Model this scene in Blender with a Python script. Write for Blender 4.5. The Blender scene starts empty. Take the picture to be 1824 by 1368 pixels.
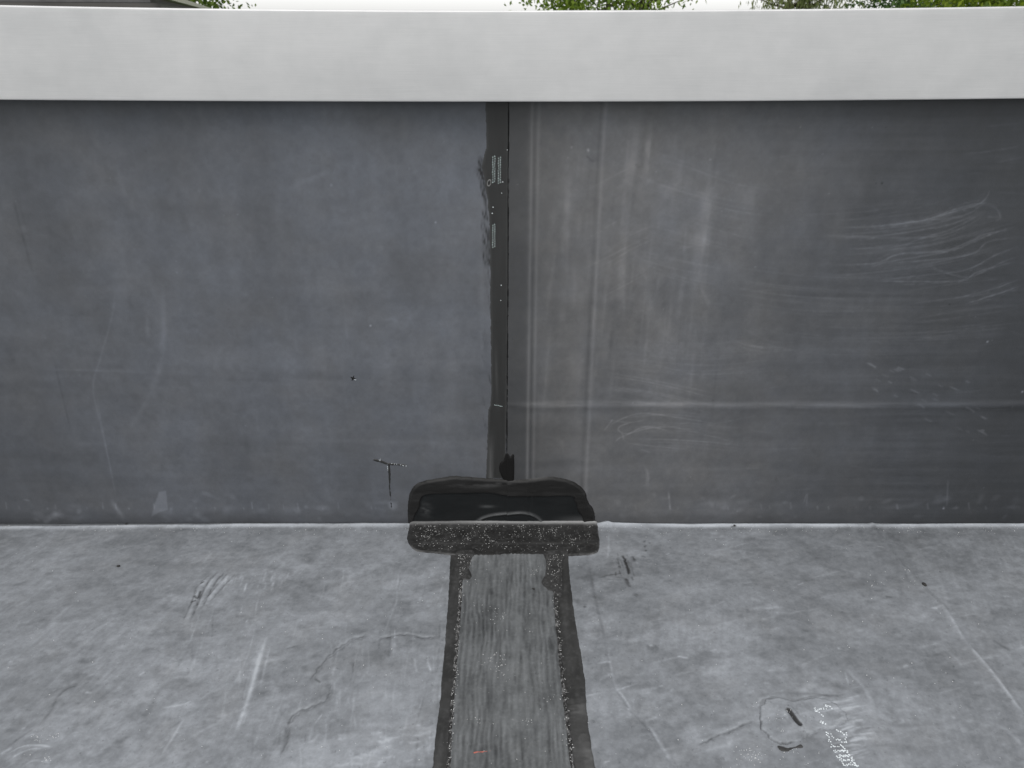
import bpy, math, random
import numpy as np
random.seed(7)
RNG = np.random.default_rng(7)
R = math.radians
scene = bpy.context.scene
COL = scene.collection

# ------------------------------------------------------------------ camera
PITCH = R(25.2); CAM_H = 0.713; FPX = 1370.0; PW, PH = 1824, 1368
WALL_Y = 1.0
cam_d = bpy.data.cameras.new('camera'); cam = bpy.data.objects.new('camera', cam_d); COL.objects.link(cam)
cam.location = (0, 0, CAM_H); cam.rotation_euler = (math.pi/2 - PITCH, 0, 0)
cam_d.sensor_width = 36; cam_d.lens = FPX/PW*36
cam_d.clip_start = 0.02; cam_d.clip_end = 2000
cam_d.dof.use_dof = True; cam_d.dof.focus_distance = 1.18; cam_d.dof.aperture_fstop = 14
scene.camera = cam

# ------------------------------------------------------------------ overcast sky, weak soft sun
SUN_EL, SUN_AZ = R(66), R(200)
world = bpy.data.worlds.new('World'); scene.world = world; world.use_nodes = True
wn = world.node_tree.nodes; wl = world.node_tree.links
bg = wn['Background']
sky = wn.new('ShaderNodeTexSky'); sky.sky_type = 'NISHITA'; sky.sun_disc = False
sky.sun_elevation = SUN_EL; sky.sun_rotation = SUN_AZ
sky.air_density = 1.0; sky.dust_density = 1.0; sky.ozone_density = 1.0
hs = wn.new('ShaderNodeHueSaturation'); hs.inputs['Saturation'].default_value = 0.09
wl.new(sky.outputs[0], hs.inputs['Color']); wl.new(hs.outputs[0], bg.inputs['Color'])
bg.inputs['Strength'].default_value = 0.13
sd = bpy.data.lights.new('sun', 'SUN'); sd.energy = 1.3; sd.angle = R(60); sd.color = (1, 0.98, 0.95)
sun = bpy.data.objects.new('sun', sd); COL.objects.link(sun)
# direction towards the sun (sky rotation is clockwise from +Y)
sv = (math.sin(SUN_AZ)*math.cos(SUN_EL), math.cos(SUN_AZ)*math.cos(SUN_EL), math.sin(SUN_EL))
import mathutils
sun.rotation_euler = mathutils.Vector(sv).to_track_quat('Z', 'Y').to_euler()
scene.view_settings.view_transform = 'Standard'; scene.view_settings.look = 'None'
scene.view_settings.gamma = 1; scene.view_settings.exposure = 0.75
scene.view_settings.use_curve_mapping = False

# ------------------------------------------------------------------ measuring: photo pixel -> point on a real plane
ct, st = math.cos(PITCH), math.sin(PITCH)
def ray(p):
    p = np.atleast_2d(np.asarray(p, float))
    x = (p[:, 0]-PW/2)/FPX; u = (PH/2-p[:, 1])/FPX
    return x, u*st+ct, u*ct-st
def on_wall(p, Y=WALL_Y):
    x, y, z = ray(p); t = Y/y
    return np.stack([x*t, CAM_H+z*t], 1)
def on_floor(p):
    x, y, z = ray(p); t = -CAM_H/z
    return np.stack([x*t, y*t], 1)

# ------------------------------------------------------------------ numpy helpers
def smooth(t): t = np.clip(t, 0, 1); return t*t*(3-2*t)
def vnoise(shape, cu, cv, seed):
    """smooth value noise on array [v,u] with cells of cu x cv samples, range 0..1"""
    r = np.random.default_rng(seed); nv, nu = shape
    gv, gu = int(nv/cv)+4, int(nu/cu)+4
    g = r.random((gv, gu))
    def ax(n, c):
        t = np.arange(n)/c; i = t.astype(int); f = t-i
        return i, f*f*(3-2*f)
    iv, fv = ax(nv, cv); iu, fu = ax(nu, cu)
    a = g[:, iu]*(1-fu)+g[:, iu+1]*fu
    return a[iv]*(1-fv)[:, None]+a[iv+1]*fv[:, None]
def fbm(shape, cu, cv, seed, octv=5, gain=0.55):
    out = np.zeros(shape); amp = 1; tot = 0
    for k in range(octv):
        out += amp*vnoise(shape, max(cu/2**k, 1.01), max(cv/2**k, 1.01), seed+k*17); tot += amp; amp *= gain
    return out/tot-0.5
def rotfbm(shape, cu, cv, ang, seed, octv=4, gain=.55):
    n = int(1.45*max(shape))+4; A = fbm((n, n), cu, cv, seed, octv, gain)
    V, U = np.mgrid[0:shape[0], 0:shape[1]].astype(float); U -= shape[1]/2; V -= shape[0]/2
    x = np.clip(U*math.cos(ang)+V*math.sin(ang)+n/2, 0, n-2); y = np.clip(-U*math.sin(ang)+V*math.cos(ang)+n/2, 0, n-2)
    i = x.astype(int); j = y.astype(int); f = x-i; g = y-j
    return (A[j, i]*(1-f)+A[j, i+1]*f)*(1-g)+(A[j+1, i]*(1-f)+A[j+1, i+1]*f)*g
def catmull(p, n=10, closed=False):
    p = np.asarray(p, float)
    if len(p) < 3 and not closed:
        return np.array([p[0]+(p[-1]-p[0])*t for t in np.linspace(0, 1, n)])
    q = np.vstack([p[-1:], p, p[:2]]) if closed else np.vstack([2*p[0]-p[1], p, 2*p[-1]-p[-2]])
    out = []
    for i in range(len(q)-3):
        a, b, c, d = q[i:i+4]
        for t in np.arange(n)/n:
            out.append(0.5*((2*b)+(-a+c)*t+(2*a-5*b+4*c-d)*t*t+(-a+3*b-3*c+d)*t**3))
    if not closed: out.append(p[-1])
    return np.array(out)

class Raster:
    """a map of wear (chalk dust, stains), painted crease light and shade, and relief over a real surface, in metres"""
    def __init__(s, u0, u1, v0, v1, res, mp, k):
        s.u0, s.v0, s.res, s.mp, s.k = u0, v0, res, mp, k
        s.nu, s.nv = int((u1-u0)/res)+1, int((v1-v0)/res)+1
        s.u = u0+np.arange(s.nu)*res; s.v = v0+np.arange(s.nv)*res
        s.ch = {c: np.zeros((s.nv, s.nu)) for c in ('chalk', 'dark', 'h', 'gloss', 'tint')}
    def stroke(s, ch, pts, w=2, a=0.2, dry=0.0, fade=0.25, seed=None, curve=True, step=8, jit=0.0, lim=None):
        p = s.mp(pts)
        if curve: p = catmull(p, step)
        if jit: p = p+RNG.normal(0, jit*s.k, p.shape)
        sg = max(w*s.k*0.5, s.res*(0.72 if s.mp is on_wall else 0.62)); m = sg*3
        i0 = max(int((p[:, 0].min()-m-s.u0)/s.res), 0); i1 = min(int((p[:, 0].max()+m-s.u0)/s.res)+2, s.nu)
        j0 = max(int((p[:, 1].min()-m-s.v0)/s.res), 0); j1 = min(int((p[:, 1].max()+m-s.v0)/s.res)+2, s.nv)
        if i1 <= i0 or j1 <= j0: return
        U, V = np.meshgrid(s.u[i0:i1], s.v[j0:j1])
        best = np.full(U.shape, 1e9); T = np.zeros(U.shape)
        L = np.r_[0, np.cumsum(np.hypot(*(p[1:]-p[:-1]).T))]; tot = max(L[-1], 1e-6)
        for a0, b0, l0, l1 in zip(p[:-1], p[1:], L[:-1], L[1:]):
            d = b0-a0; n2 = d@d
            if n2 < 1e-14: continue
            t = np.clip(((U-a0[0])*d[0]+(V-a0[1])*d[1])/n2, 0, 1)
            q = (U-a0[0]-t*d[0])**2+(V-a0[1]-t*d[1])**2
            k = q < best; best[k] = q[k]; T[k] = (l0+(l1-l0)*t[k])
        mask = np.exp(-best/(2*sg*sg))
        tn = T/tot
        if fade > 0: mask *= smooth(tn/fade)*smooth((1-tn)/fade)
        if dry > 0:
            n = max(int(tot/max(.005, w*s.k*2.2)), 3); rr = RNG.random(n+3)
            f = np.interp(tn*n, np.arange(n+3), rr)
            mask *= 1-dry*smooth(f*1.6)
        s.ch[ch][j0:j1, i0:i1] += a*mask
    def blob(s, ch, c, rx, ry, a, ang=0, rough=0.6, cell=6, seed=0, hard=1.0):
        p = s.mp([c])[0]; rx *= s.k; ry *= s.k; m = max(rx, ry)*2.2
        i0 = max(int((p[0]-m-s.u0)/s.res), 0); i1 = min(int((p[0]+m-s.u0)/s.res)+2, s.nu)
        j0 = max(int((p[1]-m-s.v0)/s.res), 0); j1 = min(int((p[1]+m-s.v0)/s.res)+2, s.nv)
        if i1 <= i0 or j1 <= j0: return
        U, V = np.meshgrid(s.u[i0:i1]-p[0], s.v[j0:j1]-p[1]); ca, sa = math.cos(ang), math.sin(ang)
        q = np.sqrt(((U*ca+V*sa)/rx)**2+((V*ca-U*sa)/ry)**2)
        q = q+rough*fbm(U.shape, cell*2.5, cell*2.5, seed+int(c[0]*7+c[1]))*1.6
        s.ch[ch][j0:j1, i0:i1] += a*smooth((1.25-q)/(0.5+0.7/hard))
    def poly(s, ch, pts, a, edge=3, curve=True, rough=0.0):
        P = s.mp(pts); P = catmull(P, 6, True) if curve else P
        U, V = np.meshgrid(s.u, s.v); m = edge*s.k*2
        i0 = max(int((P[:, 0].min()-m-s.u0)/s.res), 0); i1 = min(int((P[:, 0].max()+m-s.u0)/s.res)+2, s.nu)
        j0 = max(int((P[:, 1].min()-m-s.v0)/s.res), 0); j1 = min(int((P[:, 1].max()+m-s.v0)/s.res)+2, s.nv)
        U = U[j0:j1, i0:i1]; V = V[j0:j1, i0:i1]
        d = sdf(U, V, P)
        if rough: d = d+rough*s.k*2*fbm(U.shape, 14, 14, int(P[0, 0]*1e4) % 999)
        s.ch[ch][j0:j1, i0:i1] += a*smooth(d/(edge*s.k)+0.5)
    def sample(s, ch, U, V):
        A = s.ch[ch]; x = np.clip((U-s.u0)/s.res, 0, s.nu-1.001); y = np.clip((V-s.v0)/s.res, 0, s.nv-1.001)
        i = x.astype(int); j = y.astype(int); f = x-i; g = y-j
        return (A[j, i]*(1-f)+A[j, i+1]*f)*(1-g)+(A[j+1, i]*(1-f)+A[j+1, i+1]*f)*g

def sdf(U, V, P):
    """signed distance to closed polygon, positive inside"""
    best = np.full(U.shape, 1e9); ins = np.zeros(U.shape, bool)
    Q = np.roll(P, -1, 0)
    for a, b in zip(P, Q):
        d = b-a; n2 = d@d
        if n2 < 1e-16: continue
        t = np.clip(((U-a[0])*d[0]+(V-a[1])*d[1])/n2, 0, 1)
        best = np.minimum(best, (U-a[0]-t*d[0])**2+(V-a[1]-t*d[1])**2)
        if abs(d[1]) > 1e-12:
            c = (a[1] > V) != (b[1] > V)
            ins ^= c & (U < d[0]*(V-a[1])/d[1]+a[0])
    return np.where(ins, 1, -1)*np.sqrt(best)

# ------------------------------------------------------------------ object helpers
def tag(o, label=None, cat=None, group=None, kind=None):
    if label: o['label'] = label
    if cat: o['category'] = cat
    if group: o['group'] = group
    if kind: o['kind'] = kind
    return o
def empty(name, loc=(0, 0, 0)):
    o = bpy.data.objects.new(name, None); COL.objects.link(o); o.location = loc; o.empty_display_size = 0.05
    return o
def mesh_obj(name, verts, faces, mat, parent=None, smooth_sh=True, attrs=None):
    """faces: (n,k) int array or list of tuples; verts in world space"""
    me = bpy.data.meshes.new(name)
    V = np.asarray(verts, np.float32)
    off = np.array(parent_world(parent), np.float32)
    V = V-off
    if isinstance(faces, np.ndarray):
        n, k = faces.shape
        me.vertices.add(len(V)); me.vertices.foreach_set('co', V.ravel())
        me.loops.add(n*k); me.loops.foreach_set('vertex_index', faces.astype(np.int32).ravel())
        me.polygons.add(n); me.polygons.foreach_set('loop_start', np.arange(0, n*k, k, dtype=np.int32))
        me.update(calc_edges=True)
    else:
        me.from_pydata(V.tolist(), [], faces)
    if smooth_sh: me.polygons.foreach_set('use_smooth', np.ones(len(me.polygons), bool))
    for an, av in (attrs or {}).items():
        at = me.attributes.new(an, 'FLOAT', 'POINT'); at.data.foreach_set('value', np.asarray(av, np.float32).ravel())
    me.materials.append(mat)
    o = bpy.data.objects.new(name, me); COL.objects.link(o)
    if parent: o.parent = parent
    return o
def parent_world(p):
    v = np.zeros(3)
    while p is not None:
        v += np.array(p.location); p = p.parent
    return v
def grid_faces(nv, nu, flip=False):
    a = (np.arange(nv-1)[:, None]*nu+np.arange(nu-1)[None]).ravel()
    f = np.stack([a, a+1, a+nu+1, a+nu], 1)
    return f[:, ::-1].copy() if flip else f
def lines(segs):
    """concatenated coordinate lines: list of (a,b,step)"""
    out = []
    for a, b, st_ in segs:
        out.append(np.arange(a, b-1e-9, st_))
    return np.r_[np.concatenate(out), segs[-1][1]]
def box_vf(x0, x1, y0, y1, z0, z1):
    v = [(x0, y0, z0), (x1, y0, z0), (x1, y1, z0), (x0, y1, z0), (x0, y0, z1), (x1, y0, z1), (x1, y1, z1), (x0, y1, z1)]
    f = [(0, 3, 2, 1), (4, 5, 6, 7), (0, 1, 5, 4), (1, 2, 6, 5), (2, 3, 7, 6), (3, 0, 4, 7)]
    return v, f

# ------------------------------------------------------------------ materials
def mat_new(name):
    m = bpy.data.materials.new(name); m.use_nodes = True
    return m, m.node_tree.nodes, m.node_tree.links, m.node_tree.nodes['Principled BSDF']
def N(nt, typ, **kw):
    n = nt.new(typ)
    for k, v in kw.items(): setattr(n, k, v)
    return n
def math_n(nt, lk, op, a, b, clamp=False):
    n = nt.new('ShaderNodeMath'); n.operation = op; n.use_clamp = clamp
    for i, x in enumerate((a, b)):
        if isinstance(x, (int, float)): n.inputs[i].default_value = x
        else: lk.new(x, n.inputs[i])
    return n.outputs[0]
def mixc(nt, lk, f, a, b):
    n = nt.new('ShaderNodeMix'); n.data_type = 'RGBA'
    for s_, x in ((n.inputs[0], f), (n.inputs[6], a), (n.inputs[7], b)):
        if isinstance(x, (int, float)): s_.default_value = x
        elif isinstance(x, tuple): s_.default_value = (*x, 1)
        else: lk.new(x, s_)
    return n.outputs[2]
def noise_n(nt, lk, vec, scale, detail=6, rough=0.6, stretch=None):
    t = nt.new('ShaderNodeTexNoise'); t.inputs['Scale'].default_value = scale
    t.inputs['Detail'].default_value = detail; t.inputs['Roughness'].default_value = rough
    if stretch:
        mp = nt.new('ShaderNodeMapping'); mp.inputs['Scale'].default_value = stretch
        lk.new(vec, mp.inputs['Vector']); vec = mp.outputs[0]
    lk.new(vec, t.inputs['Vector']); return t.outputs['Fac']
def rubber(name, black=(0.020, 0.0215, 0.023), cool=(0.308, 0.331, 0.383), warm=(0.342, 0.335, 0.334), grain=0.10, mott=0.12,
           rough=(0.38, 0.7), base=0.0, bump=0.12, spec=0.4, gs=420, fleck=0.10):
    """weathered EPDM: black rubber under a film of grey chalk; the chalk amount comes from the mesh's wear map"""
    m, nt, lk, b = mat_new(name)
    tc = nt.new('ShaderNodeTexCoord').outputs['Object']
    at = N(nt, 'ShaderNodeAttribute', attribute_name='chalk').outputs['Fac']
    dk = N(nt, 'ShaderNodeAttribute', attribute_name='dark').outputs['Fac']
    gl = N(nt, 'ShaderNodeAttribute', attribute_name='gloss').outputs['Fac']
    n1 = noise_n(nt, lk, tc, 26, 7, 0.62); n2 = noise_n(nt, lk, tc, gs, 3, 0.6); n3 = noise_n(nt, lk, tc, 16, 4, 0.6)
    c = math_n(nt, lk, 'ADD', at, base)
    k1 = math_n(nt, lk, 'MULTIPLY_ADD', n1, mott); k1.node.inputs[2].default_value = 1-mott*0.5
    k2 = math_n(nt, lk, 'MULTIPLY_ADD', n2, grain); k2.node.inputs[2].default_value = 1-grain*0.5
    n4 = noise_n(nt, lk, tc, 230, 5, 0.7); n5 = noise_n(nt, lk, tc, 175, 4, 0.65)
    lf = nt.new('ShaderNodeMapRange'); lf.inputs[1].default_value = .62; lf.inputs[2].default_value = .72; lf.inputs[4].default_value = fleck; lk.new(n4, lf.inputs[0])
    df = nt.new('ShaderNodeMapRange'); df.inputs[1].default_value = .62; df.inputs[2].default_value = .72; df.inputs[4].default_value = fleck*.9; lk.new(n5, df.inputs[0])
    k2 = math_n(nt, lk, 'SUBTRACT', math_n(nt, lk, 'ADD', k2, lf.outputs[0]), df.outputs[0])
    c = math_n(nt, lk, 'MULTIPLY', math_n(nt, lk, 'MULTIPLY', c, k1), k2, True)
    tn = N(nt, 'ShaderNodeAttribute', attribute_name='tint').outputs['Fac']
    t3 = math_n(nt, lk, 'MULTIPLY_ADD', n3, 2.2); t3.node.inputs[2].default_value = -1.1
    cc = mixc(nt, lk, math_n(nt, lk, 'ADD', tn, math_n(nt, lk, 'MULTIPLY', t3, 0.38), True), cool, warm)
    col = mixc(nt, lk, c, black, cc)
    col = mixc(nt, lk, math_n(nt, lk, 'MULTIPLY', dk, 1.0, True), col, (0.014, 0.014, 0.0145))
    lk.new(col, b.inputs['Base Color'])
    r = nt.new('ShaderNodeMapRange'); r.inputs[2].default_value = 0.3
    r.inputs[3].default_value = rough[0]; r.inputs[4].default_value = rough[1]; lk.new(c, r.inputs[0])
    lk.new(math_n(nt, lk, 'SUBTRACT', r.outputs[0], math_n(nt, lk, 'MULTIPLY', gl, 0.3), True), b.inputs['Roughness'])
    b.inputs['Specular IOR Level'].default_value = spec
    bp = nt.new('ShaderNodeBump'); bp.inputs['Strength'].default_value = bump; bp.inputs['Distance'].default_value = 0.001
    lk.new(math_n(nt, lk, 'ADD', n2, math_n(nt, lk, 'MULTIPLY', n1, 2.0)), bp.inputs['Height'])
    lk.new(bp.outputs[0], b.inputs['Normal'])
    return m
def plain(name, col, rough=0.6, metal=0.0, vary=0.15, scale=30, stretch=None, spec=0.5, bump=0.0):
    m, nt, lk, b = mat_new(name)
    tc = nt.new('ShaderNodeTexCoord').outputs['Object']
    n1 = noise_n(nt, lk, tc, scale, 5, 0.6, stretch)
    lo = tuple(c*(1-vary) for c in col); hi = tuple(min(c*(1+vary), 1) for c in col)
    mr = nt.new('ShaderNodeMapRange'); mr.inputs[1].default_value = 0.3; mr.inputs[2].default_value = 0.7; lk.new(n1, mr.inputs[0])
    lk.new(mixc(nt, lk, mr.outputs[0], lo, hi), b.inputs['Base Color'])
    b.inputs['Roughness'].default_value = rough; b.inputs['Metallic'].default_value = metal
    b.inputs['Specular IOR Level'].default_value = spec
    if bump:
        bp = nt.new('ShaderNodeBump'); bp.inputs['Strength'].default_value = bump; bp.inputs['Distance'].default_value = 0.001
        lk.new(n1, bp.inputs['Height']); lk.new(bp.outputs[0], b.inputs['Normal'])
    return m
M_WALL = rubber('chalked_wall_rubber', grain=0.10, mott=0.10)
M_ROOF = rubber('chalked_roof_rubber', grain=0.22, mott=0.30, bump=0.25, fleck=0.42, cool=(0.316, 0.335, 0.361), warm=(0.334, 0.334, 0.332))
M_PRIMER = rubber('dried_primer', black=(0.018, 0.018, 0.0175), cool=(0.3, 0.3, 0.3), warm=(0.3, 0.3, 0.295), rough=(0.45, 0.6), bump=0.1)
M_PATCH = rubber('new_black_rubber', black=(0.0072, 0.0082, 0.0088), cool=(0.30, 0.305, 0.31), warm=(0.31, 0.31, 0.31), rough=(0.45, 0.6), bump=0.08, spec=0.18)
M_SEAL = rubber('black_sealant', black=(0.006, 0.0058, 0.0056), cool=(0.3, 0.3, 0.3), warm=(0.3, 0.295, 0.285), rough=(0.5, 0.65), bump=0.25, spec=0.2)
M_STRIP = rubber('ribbed_cover_rubber', black=(0.022, 0.0235, 0.0245), cool=(0.31, 0.325, 0.335), warm=(0.33, 0.33, 0.322), grain=0.3, mott=0.35, bump=0.3, fleck=0.45)
M_WHITE = plain('white_print', (0.62, 0.66, 0.68), 0.6, vary=0.1)
M_PALE = plain('pale_green_print', (0.42, 0.50, 0.49), 0.6, vary=0.1)
M_GRIT = plain('quartz_grit', (0.66, 0.66, 0.65), 0.4, vary=0.35, scale=300)
M_CRUMB = plain('dark_dirt', (0.016, 0.015, 0.014), 0.8, vary=0.3, scale=400)
M_RED = plain('red_chalk', (0.32, 0.09, 0.065), 0.8, vary=0.3, scale=300)

# ------------------------------------------------------------------ wear, painted corner shade and relief of the parapet face
W = Raster(-1.05, 1.05, -0.01, 0.70, 0.001, on_wall, 0.00072)
WU, WV = np.meshgrid(W.u, W.v); sh = WU.shape
LAP = on_wall([(906.5, 180), (905.5, 500), (904, 700), (903, 850), (903, 930)])
def lap_u(v): return np.interp(v, LAP[::-1, 1], LAP[::-1, 0])
right = WU > lap_u(WV)
def wpx(u, v):    # back to photo pixels, to describe where the chalk lies
    dx, dy, dz = u, WALL_Y, v-CAM_H
    zc = dy*ct-dz*st; yc = dy*st+dz*ct
    return PW/2+FPX*dx/zc, PH/2-FPX*yc/zc
PX, PY = wpx(WU, WV)
def tbl(x, xs, ys): return np.interp(x, xs, ys)
# general amount of chalk across the face (left sheet evenly dusted, right sheet cleaner towards its far end)
base = np.where(right, tbl(PX, [905, 935, 960, 1040, 1150, 1300, 1450, 1600, 1720, 1824], [0.088, 0.105, 0.19, 0.255, 0.275, 0.245, 0.165, 0.115, 0.08, 0.062]),
                tbl(PX, [0, 120, 300, 600, 760, 860], [0.185, 0.205, 0.235, 0.245, 0.25, 0.25]))
base *= tbl(PY, [180, 300, 500, 700, 850, 940], [1.0, 1.06, 1.03, 0.92, 0.82, 0.80])
chalk = base
# cloudy dust, upright smears where rain ran, level bands lower down
chalk = chalk*(1+0.55*fbm(sh, 90, 140, 3, 6)+0.30*np.sign(fbm(sh, 46, 240, 31, 5))*np.abs(2*fbm(sh, 46, 240, 31, 5))**1.3*tbl(PY, [180, 700, 900], [1.1, 0.8, 0.5]))
chalk = chalk*(1+0.45*fbm(sh, 320, 22, 57, 4)*tbl(PY, [300, 620, 900], [0.25, 1.0, 1.0])*np.where(right, 1.1, 0.8))
chalk = chalk*(1+0.30*fbm(sh, 9, 9, 77, 3))
far = smooth((PX-1250)/400)
chalk = chalk*(1+0.6*far*fbm(sh, 150, 5, 91, 4))
chalk = chalk*(1+0.22*fbm(sh, 26, 30, 131, 4)+0.16*fbm(sh, 3, 3, 137, 2))
W.ch['chalk'] = chalk
W.ch['tint'] = np.where(right, tbl(PX, [905, 1000, 1300, 1500, 1824], [0.95, 0.85, 0.6, 0.35, 0.15]), tbl(PX, [0, 300, 870], [0.25, 0.1, 0.15]))+0.5*fbm(sh, 70, 60, 141, 4)
S = W.stroke
# right sheet: ridges of the laps underneath, telegraphing through
Hw = W.ch['h']
def vridge(pts, wmm, hmm, ch_a, side=0):
    p = on_wall(pts); o = np.argsort(p[:, 1])
    uc = np.interp(WV, p[o, 1], p[o, 0]); d = (WU-uc)*1000
    g = np.exp(-d*d/(2*wmm*wmm))
    Hw[:] += hmm*0.001*g
    W.ch['chalk'] += ch_a*np.exp(-(d-side)**2/(2*(wmm*0.9)**2))*(1+1.0*fbm(sh, 8, 60, int(pts[0][0]), 3))
    return d
for x0, x1, h_, c_ in ((948, 938, 0.5, 0.12), (960, 949, 0.4, 0.08)):
    vridge([(x0, 180), ((x0+x1)/2, 550), (x1, 940)], 1.7, h_, c_)
d = vridge([(953.5, 180), (948, 550), (943.5, 940)], 1.2, -0.25, -0.03)
vridge([(1079, 180), (1062, 500), (1049, 760), (1040, 940)], 2.0, 0.55, 0.10)
d = vridge([(1071, 180), (1054, 500), (1041, 760), (1032, 940)], 2.0, -0.35, -0.055)
# step of a layer underneath, right of the second ridge
p = on_wall([(1074, 180), (1058, 500), (1036, 940)]); uc = np.interp(WV, p[::-1, 1], p[::-1, 0])
Hw += -0.0006*smooth((WU-uc)/0.006)*right
# level ridge at photo height 720
lz = np.interp(WU, *on_wall([(903, 721), (1100, 719), (1300, 722), (1500, 721), (1824, 719)]).T)
d = (WV-lz)*1000; onr = right*smooth((WU-lap_u(WV))/0.05)
Hw += right*0.0006*np.exp(-d*d/(2*3.4**2))
W.ch['chalk'] += onr*np.exp(-d*d/(2*3.3**2))*tbl(PX, [905, 1000, 1350, 1650, 1824], [0.08, 0.15, 0.15, 0.085, 0.03])*np.clip(1+2.2*fbm(sh, 60, 6, 7, 4), .2, 2)
W.ch['chalk'] -= onr*0.03*np.exp(-(d+8)**2/(2*4**2))
# very slight waviness of the glued sheets
Hw += 0.0016*fbm(sh, 380, 300, 5, 3)+0.0003*fbm(sh, 40, 60, 6, 3)
# wrinkles above the base and corner shade painted as a dark line in the crease
W.ch['dark'] += 0.30*smooth((PY-905)/22)*(PY < 960)*(1+0.9*fbm(sh, 60, 12, 12, 3))
# right sheet: broad upright chalk smears
for pts, w, a in (([(1010, 250), (1008, 400), (1000, 600)], 12, .05), ([(1020, 470), (1018, 560)], 12, .07), ([(1030, 400), (1024, 700), (1012, 850)], 22, .05),
                  ([(1135, 190), (1128, 260), (1115, 360)], 14, .09), ([(1120, 330), (1108, 450), (1107, 570)], 12, .10), ([(1160, 200), (1152, 280), (1148, 330)], 7, .10),
                  ([(1270, 290), (1252, 400), (1243, 500), (1272, 555)], 16, .12), ([(1245, 380), (1248, 450)], 22, .06), ([(1335, 300), (1330, 440)], 20, .05),
                  ([(1200, 220), (1190, 400)], 16, .05), ([(1130, 410), (1160, 560), (1240, 640)], 20, .04), ([(1145, 820), (1154, 845), (1150, 870)], 5, .08),
                  ([(1190, 870), (1194, 912)], 3, .12), ([(1005, 700), (1000, 730)], 6, .05), ([(1000, 780), (1001, 800)], 7, .10)):
    S('chalk', pts, w, a*1.7, dry=0.65, fade=0.35); S('chalk', [(x+w*.35, y+8) for x, y in pts], w*.35, a*.8, dry=.7, fade=.3)
for k in range(120):
    x = RNG.uniform(975, 1300); y = RNG.uniform(190, 640); L = RNG.uniform(50, 200)
    S('chalk', [(x, y), (x-L*0.05, y+L/2), (x-L*0.1, y+L)], RNG.uniform(2, 9), RNG.uniform(-.05, .075), dry=.5, fade=.4)
for k in range(70):
    x = RNG.uniform(0, 850); y = RNG.uniform(200, 800); L = RNG.uniform(40, 170); sl = (912-x)/2800
    S('chalk', [(x, y), (x+sl*L/2, y+L/2), (x+sl*L, y+L)], RNG.uniform(3, 12), RNG.uniform(-.03, .042), dry=.6, fade=.4)
# fine scratches, brush swirls
def bundle(path, n, spread, w, a, shift=(0, 0), dry=.55, wob=4):
    for k in range(n):
        off = RNG.normal(0, spread); i0 = RNG.uniform(-60, 60)
        q = [(x+shift[0]*off+i0*0.4+RNG.normal(0, wob), y+off+RNG.normal(0, wob*0.35)) for x, y in path]
        if len(q) > 3 and RNG.random() < .45:
            q = q[:-1] if RNG.random() < .5 else q[1:]
        S('chalk', q, w*RNG.uniform(.7, 1.5), a*RNG.uniform(.35, 1.15), dry=dry, fade=.3, step=6)
A1 = .20
for q, a in (([(1480, 405), (1570, 402), (1650, 390), (1700, 372), (1745, 362), (1768, 364), (1780, 369)], 1.0), ([(1660, 388), (1700, 376), (1740, 364), (1757, 350), (1763, 332)], .9),
             ([(1570, 404), (1640, 393), (1700, 387), (1735, 374), (1758, 349)], .7), ([(1450, 418), (1560, 420), (1640, 409), (1690, 400), (1740, 380), (1760, 366)], .7),
             ([(1440, 421), (1580, 423), (1670, 420), (1720, 402), (1748, 384), (1758, 366)], .7), ([(1500, 443), (1590, 440), (1640, 424), (1700, 405), (1750, 378), (1765, 380)], .6),
             ([(1480, 472), (1560, 468), (1600, 452), (1680, 446), (1730, 428), (1760, 415), (1824, 405)], 1.0), ([(1530, 481), (1570, 468), (1640, 456), (1700, 444), (1740, 426), (1790, 408), (1824, 400)], .9),
             ([(1560, 470), (1650, 463), (1730, 452), (1760, 430), (1824, 420)], .7), ([(1550, 500), (1640, 490), (1720, 480), (1770, 455), (1824, 434)], .8),
             ([(1540, 500), (1700, 500), (1740, 484), (1790, 470), (1824, 460)], .8), ([(1690, 533), (1760, 516), (1824, 494)], .7), ([(1710, 543), (1770, 525), (1824, 506)], .9),
             ([(1640, 470), (1720, 493), (1780, 468), (1824, 452)], .5), ([(1700, 275), (1770, 268), (1824, 258)], .4), ([(1750, 225), (1824, 219)], .35), ([(1770, 290), (1824, 280)], .3),
             ([(1760, 366), (1775, 372), (1782, 390)], .6), ([(1755, 385), (1785, 388)], .5)):
    S('chalk', q, 1.4, A1*a, dry=.5, fade=.22, jit=0.3)
    if RNG.random() < .7: S('chalk', [(x+RNG.normal(0, 2), y+4+RNG.normal(0, 1.5)) for x, y in q], 1.3, A1*a*.5, dry=.85, fade=.3, jit=.6); S('chalk', [(x+RNG.normal(0, 3), y-5+RNG.normal(0, 2)) for x, y in q], 1.2, A1*a*.35, dry=.9, fade=.3, jit=.6)
bundle([(1430, 420), (1540, 415), (1650, 400), (1740, 370)], 10, 22, 1.2, .07)
bundle([(1450, 480), (1580, 470), (1700, 450), (1824, 415)], 14, 26, 1.2, .06)
bundle([(1600, 560), (1700, 545), (1824, 530)], 12, 22, 1.2, .055)
bundle([(1280, 480), (1420, 500), (1560, 505)], 16, 30, 1.2, .045)
bundle([(1300, 560), (1450, 590), (1650, 590), (1824, 580)], 18, 30, 1.2, .04)
bundle([(1120, 330), (1200, 355), (1300, 385), (1400, 400)], 14, 40, 1.2, .07)
bundle([(1060, 450), (1110, 420), (1150, 400)], 10, 40, 1.3, .09)
bundle([(1130, 440), (1200, 460), (1290, 480)], 12, 30, 1.2, .06)
bundle([(1060, 670), (1160, 685), (1290, 715)], 14, 18, 1.4, .10)
bundle([(1310, 590), (1350, 610), (1420, 612)], 5, 14, 1.3, .10)
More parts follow.
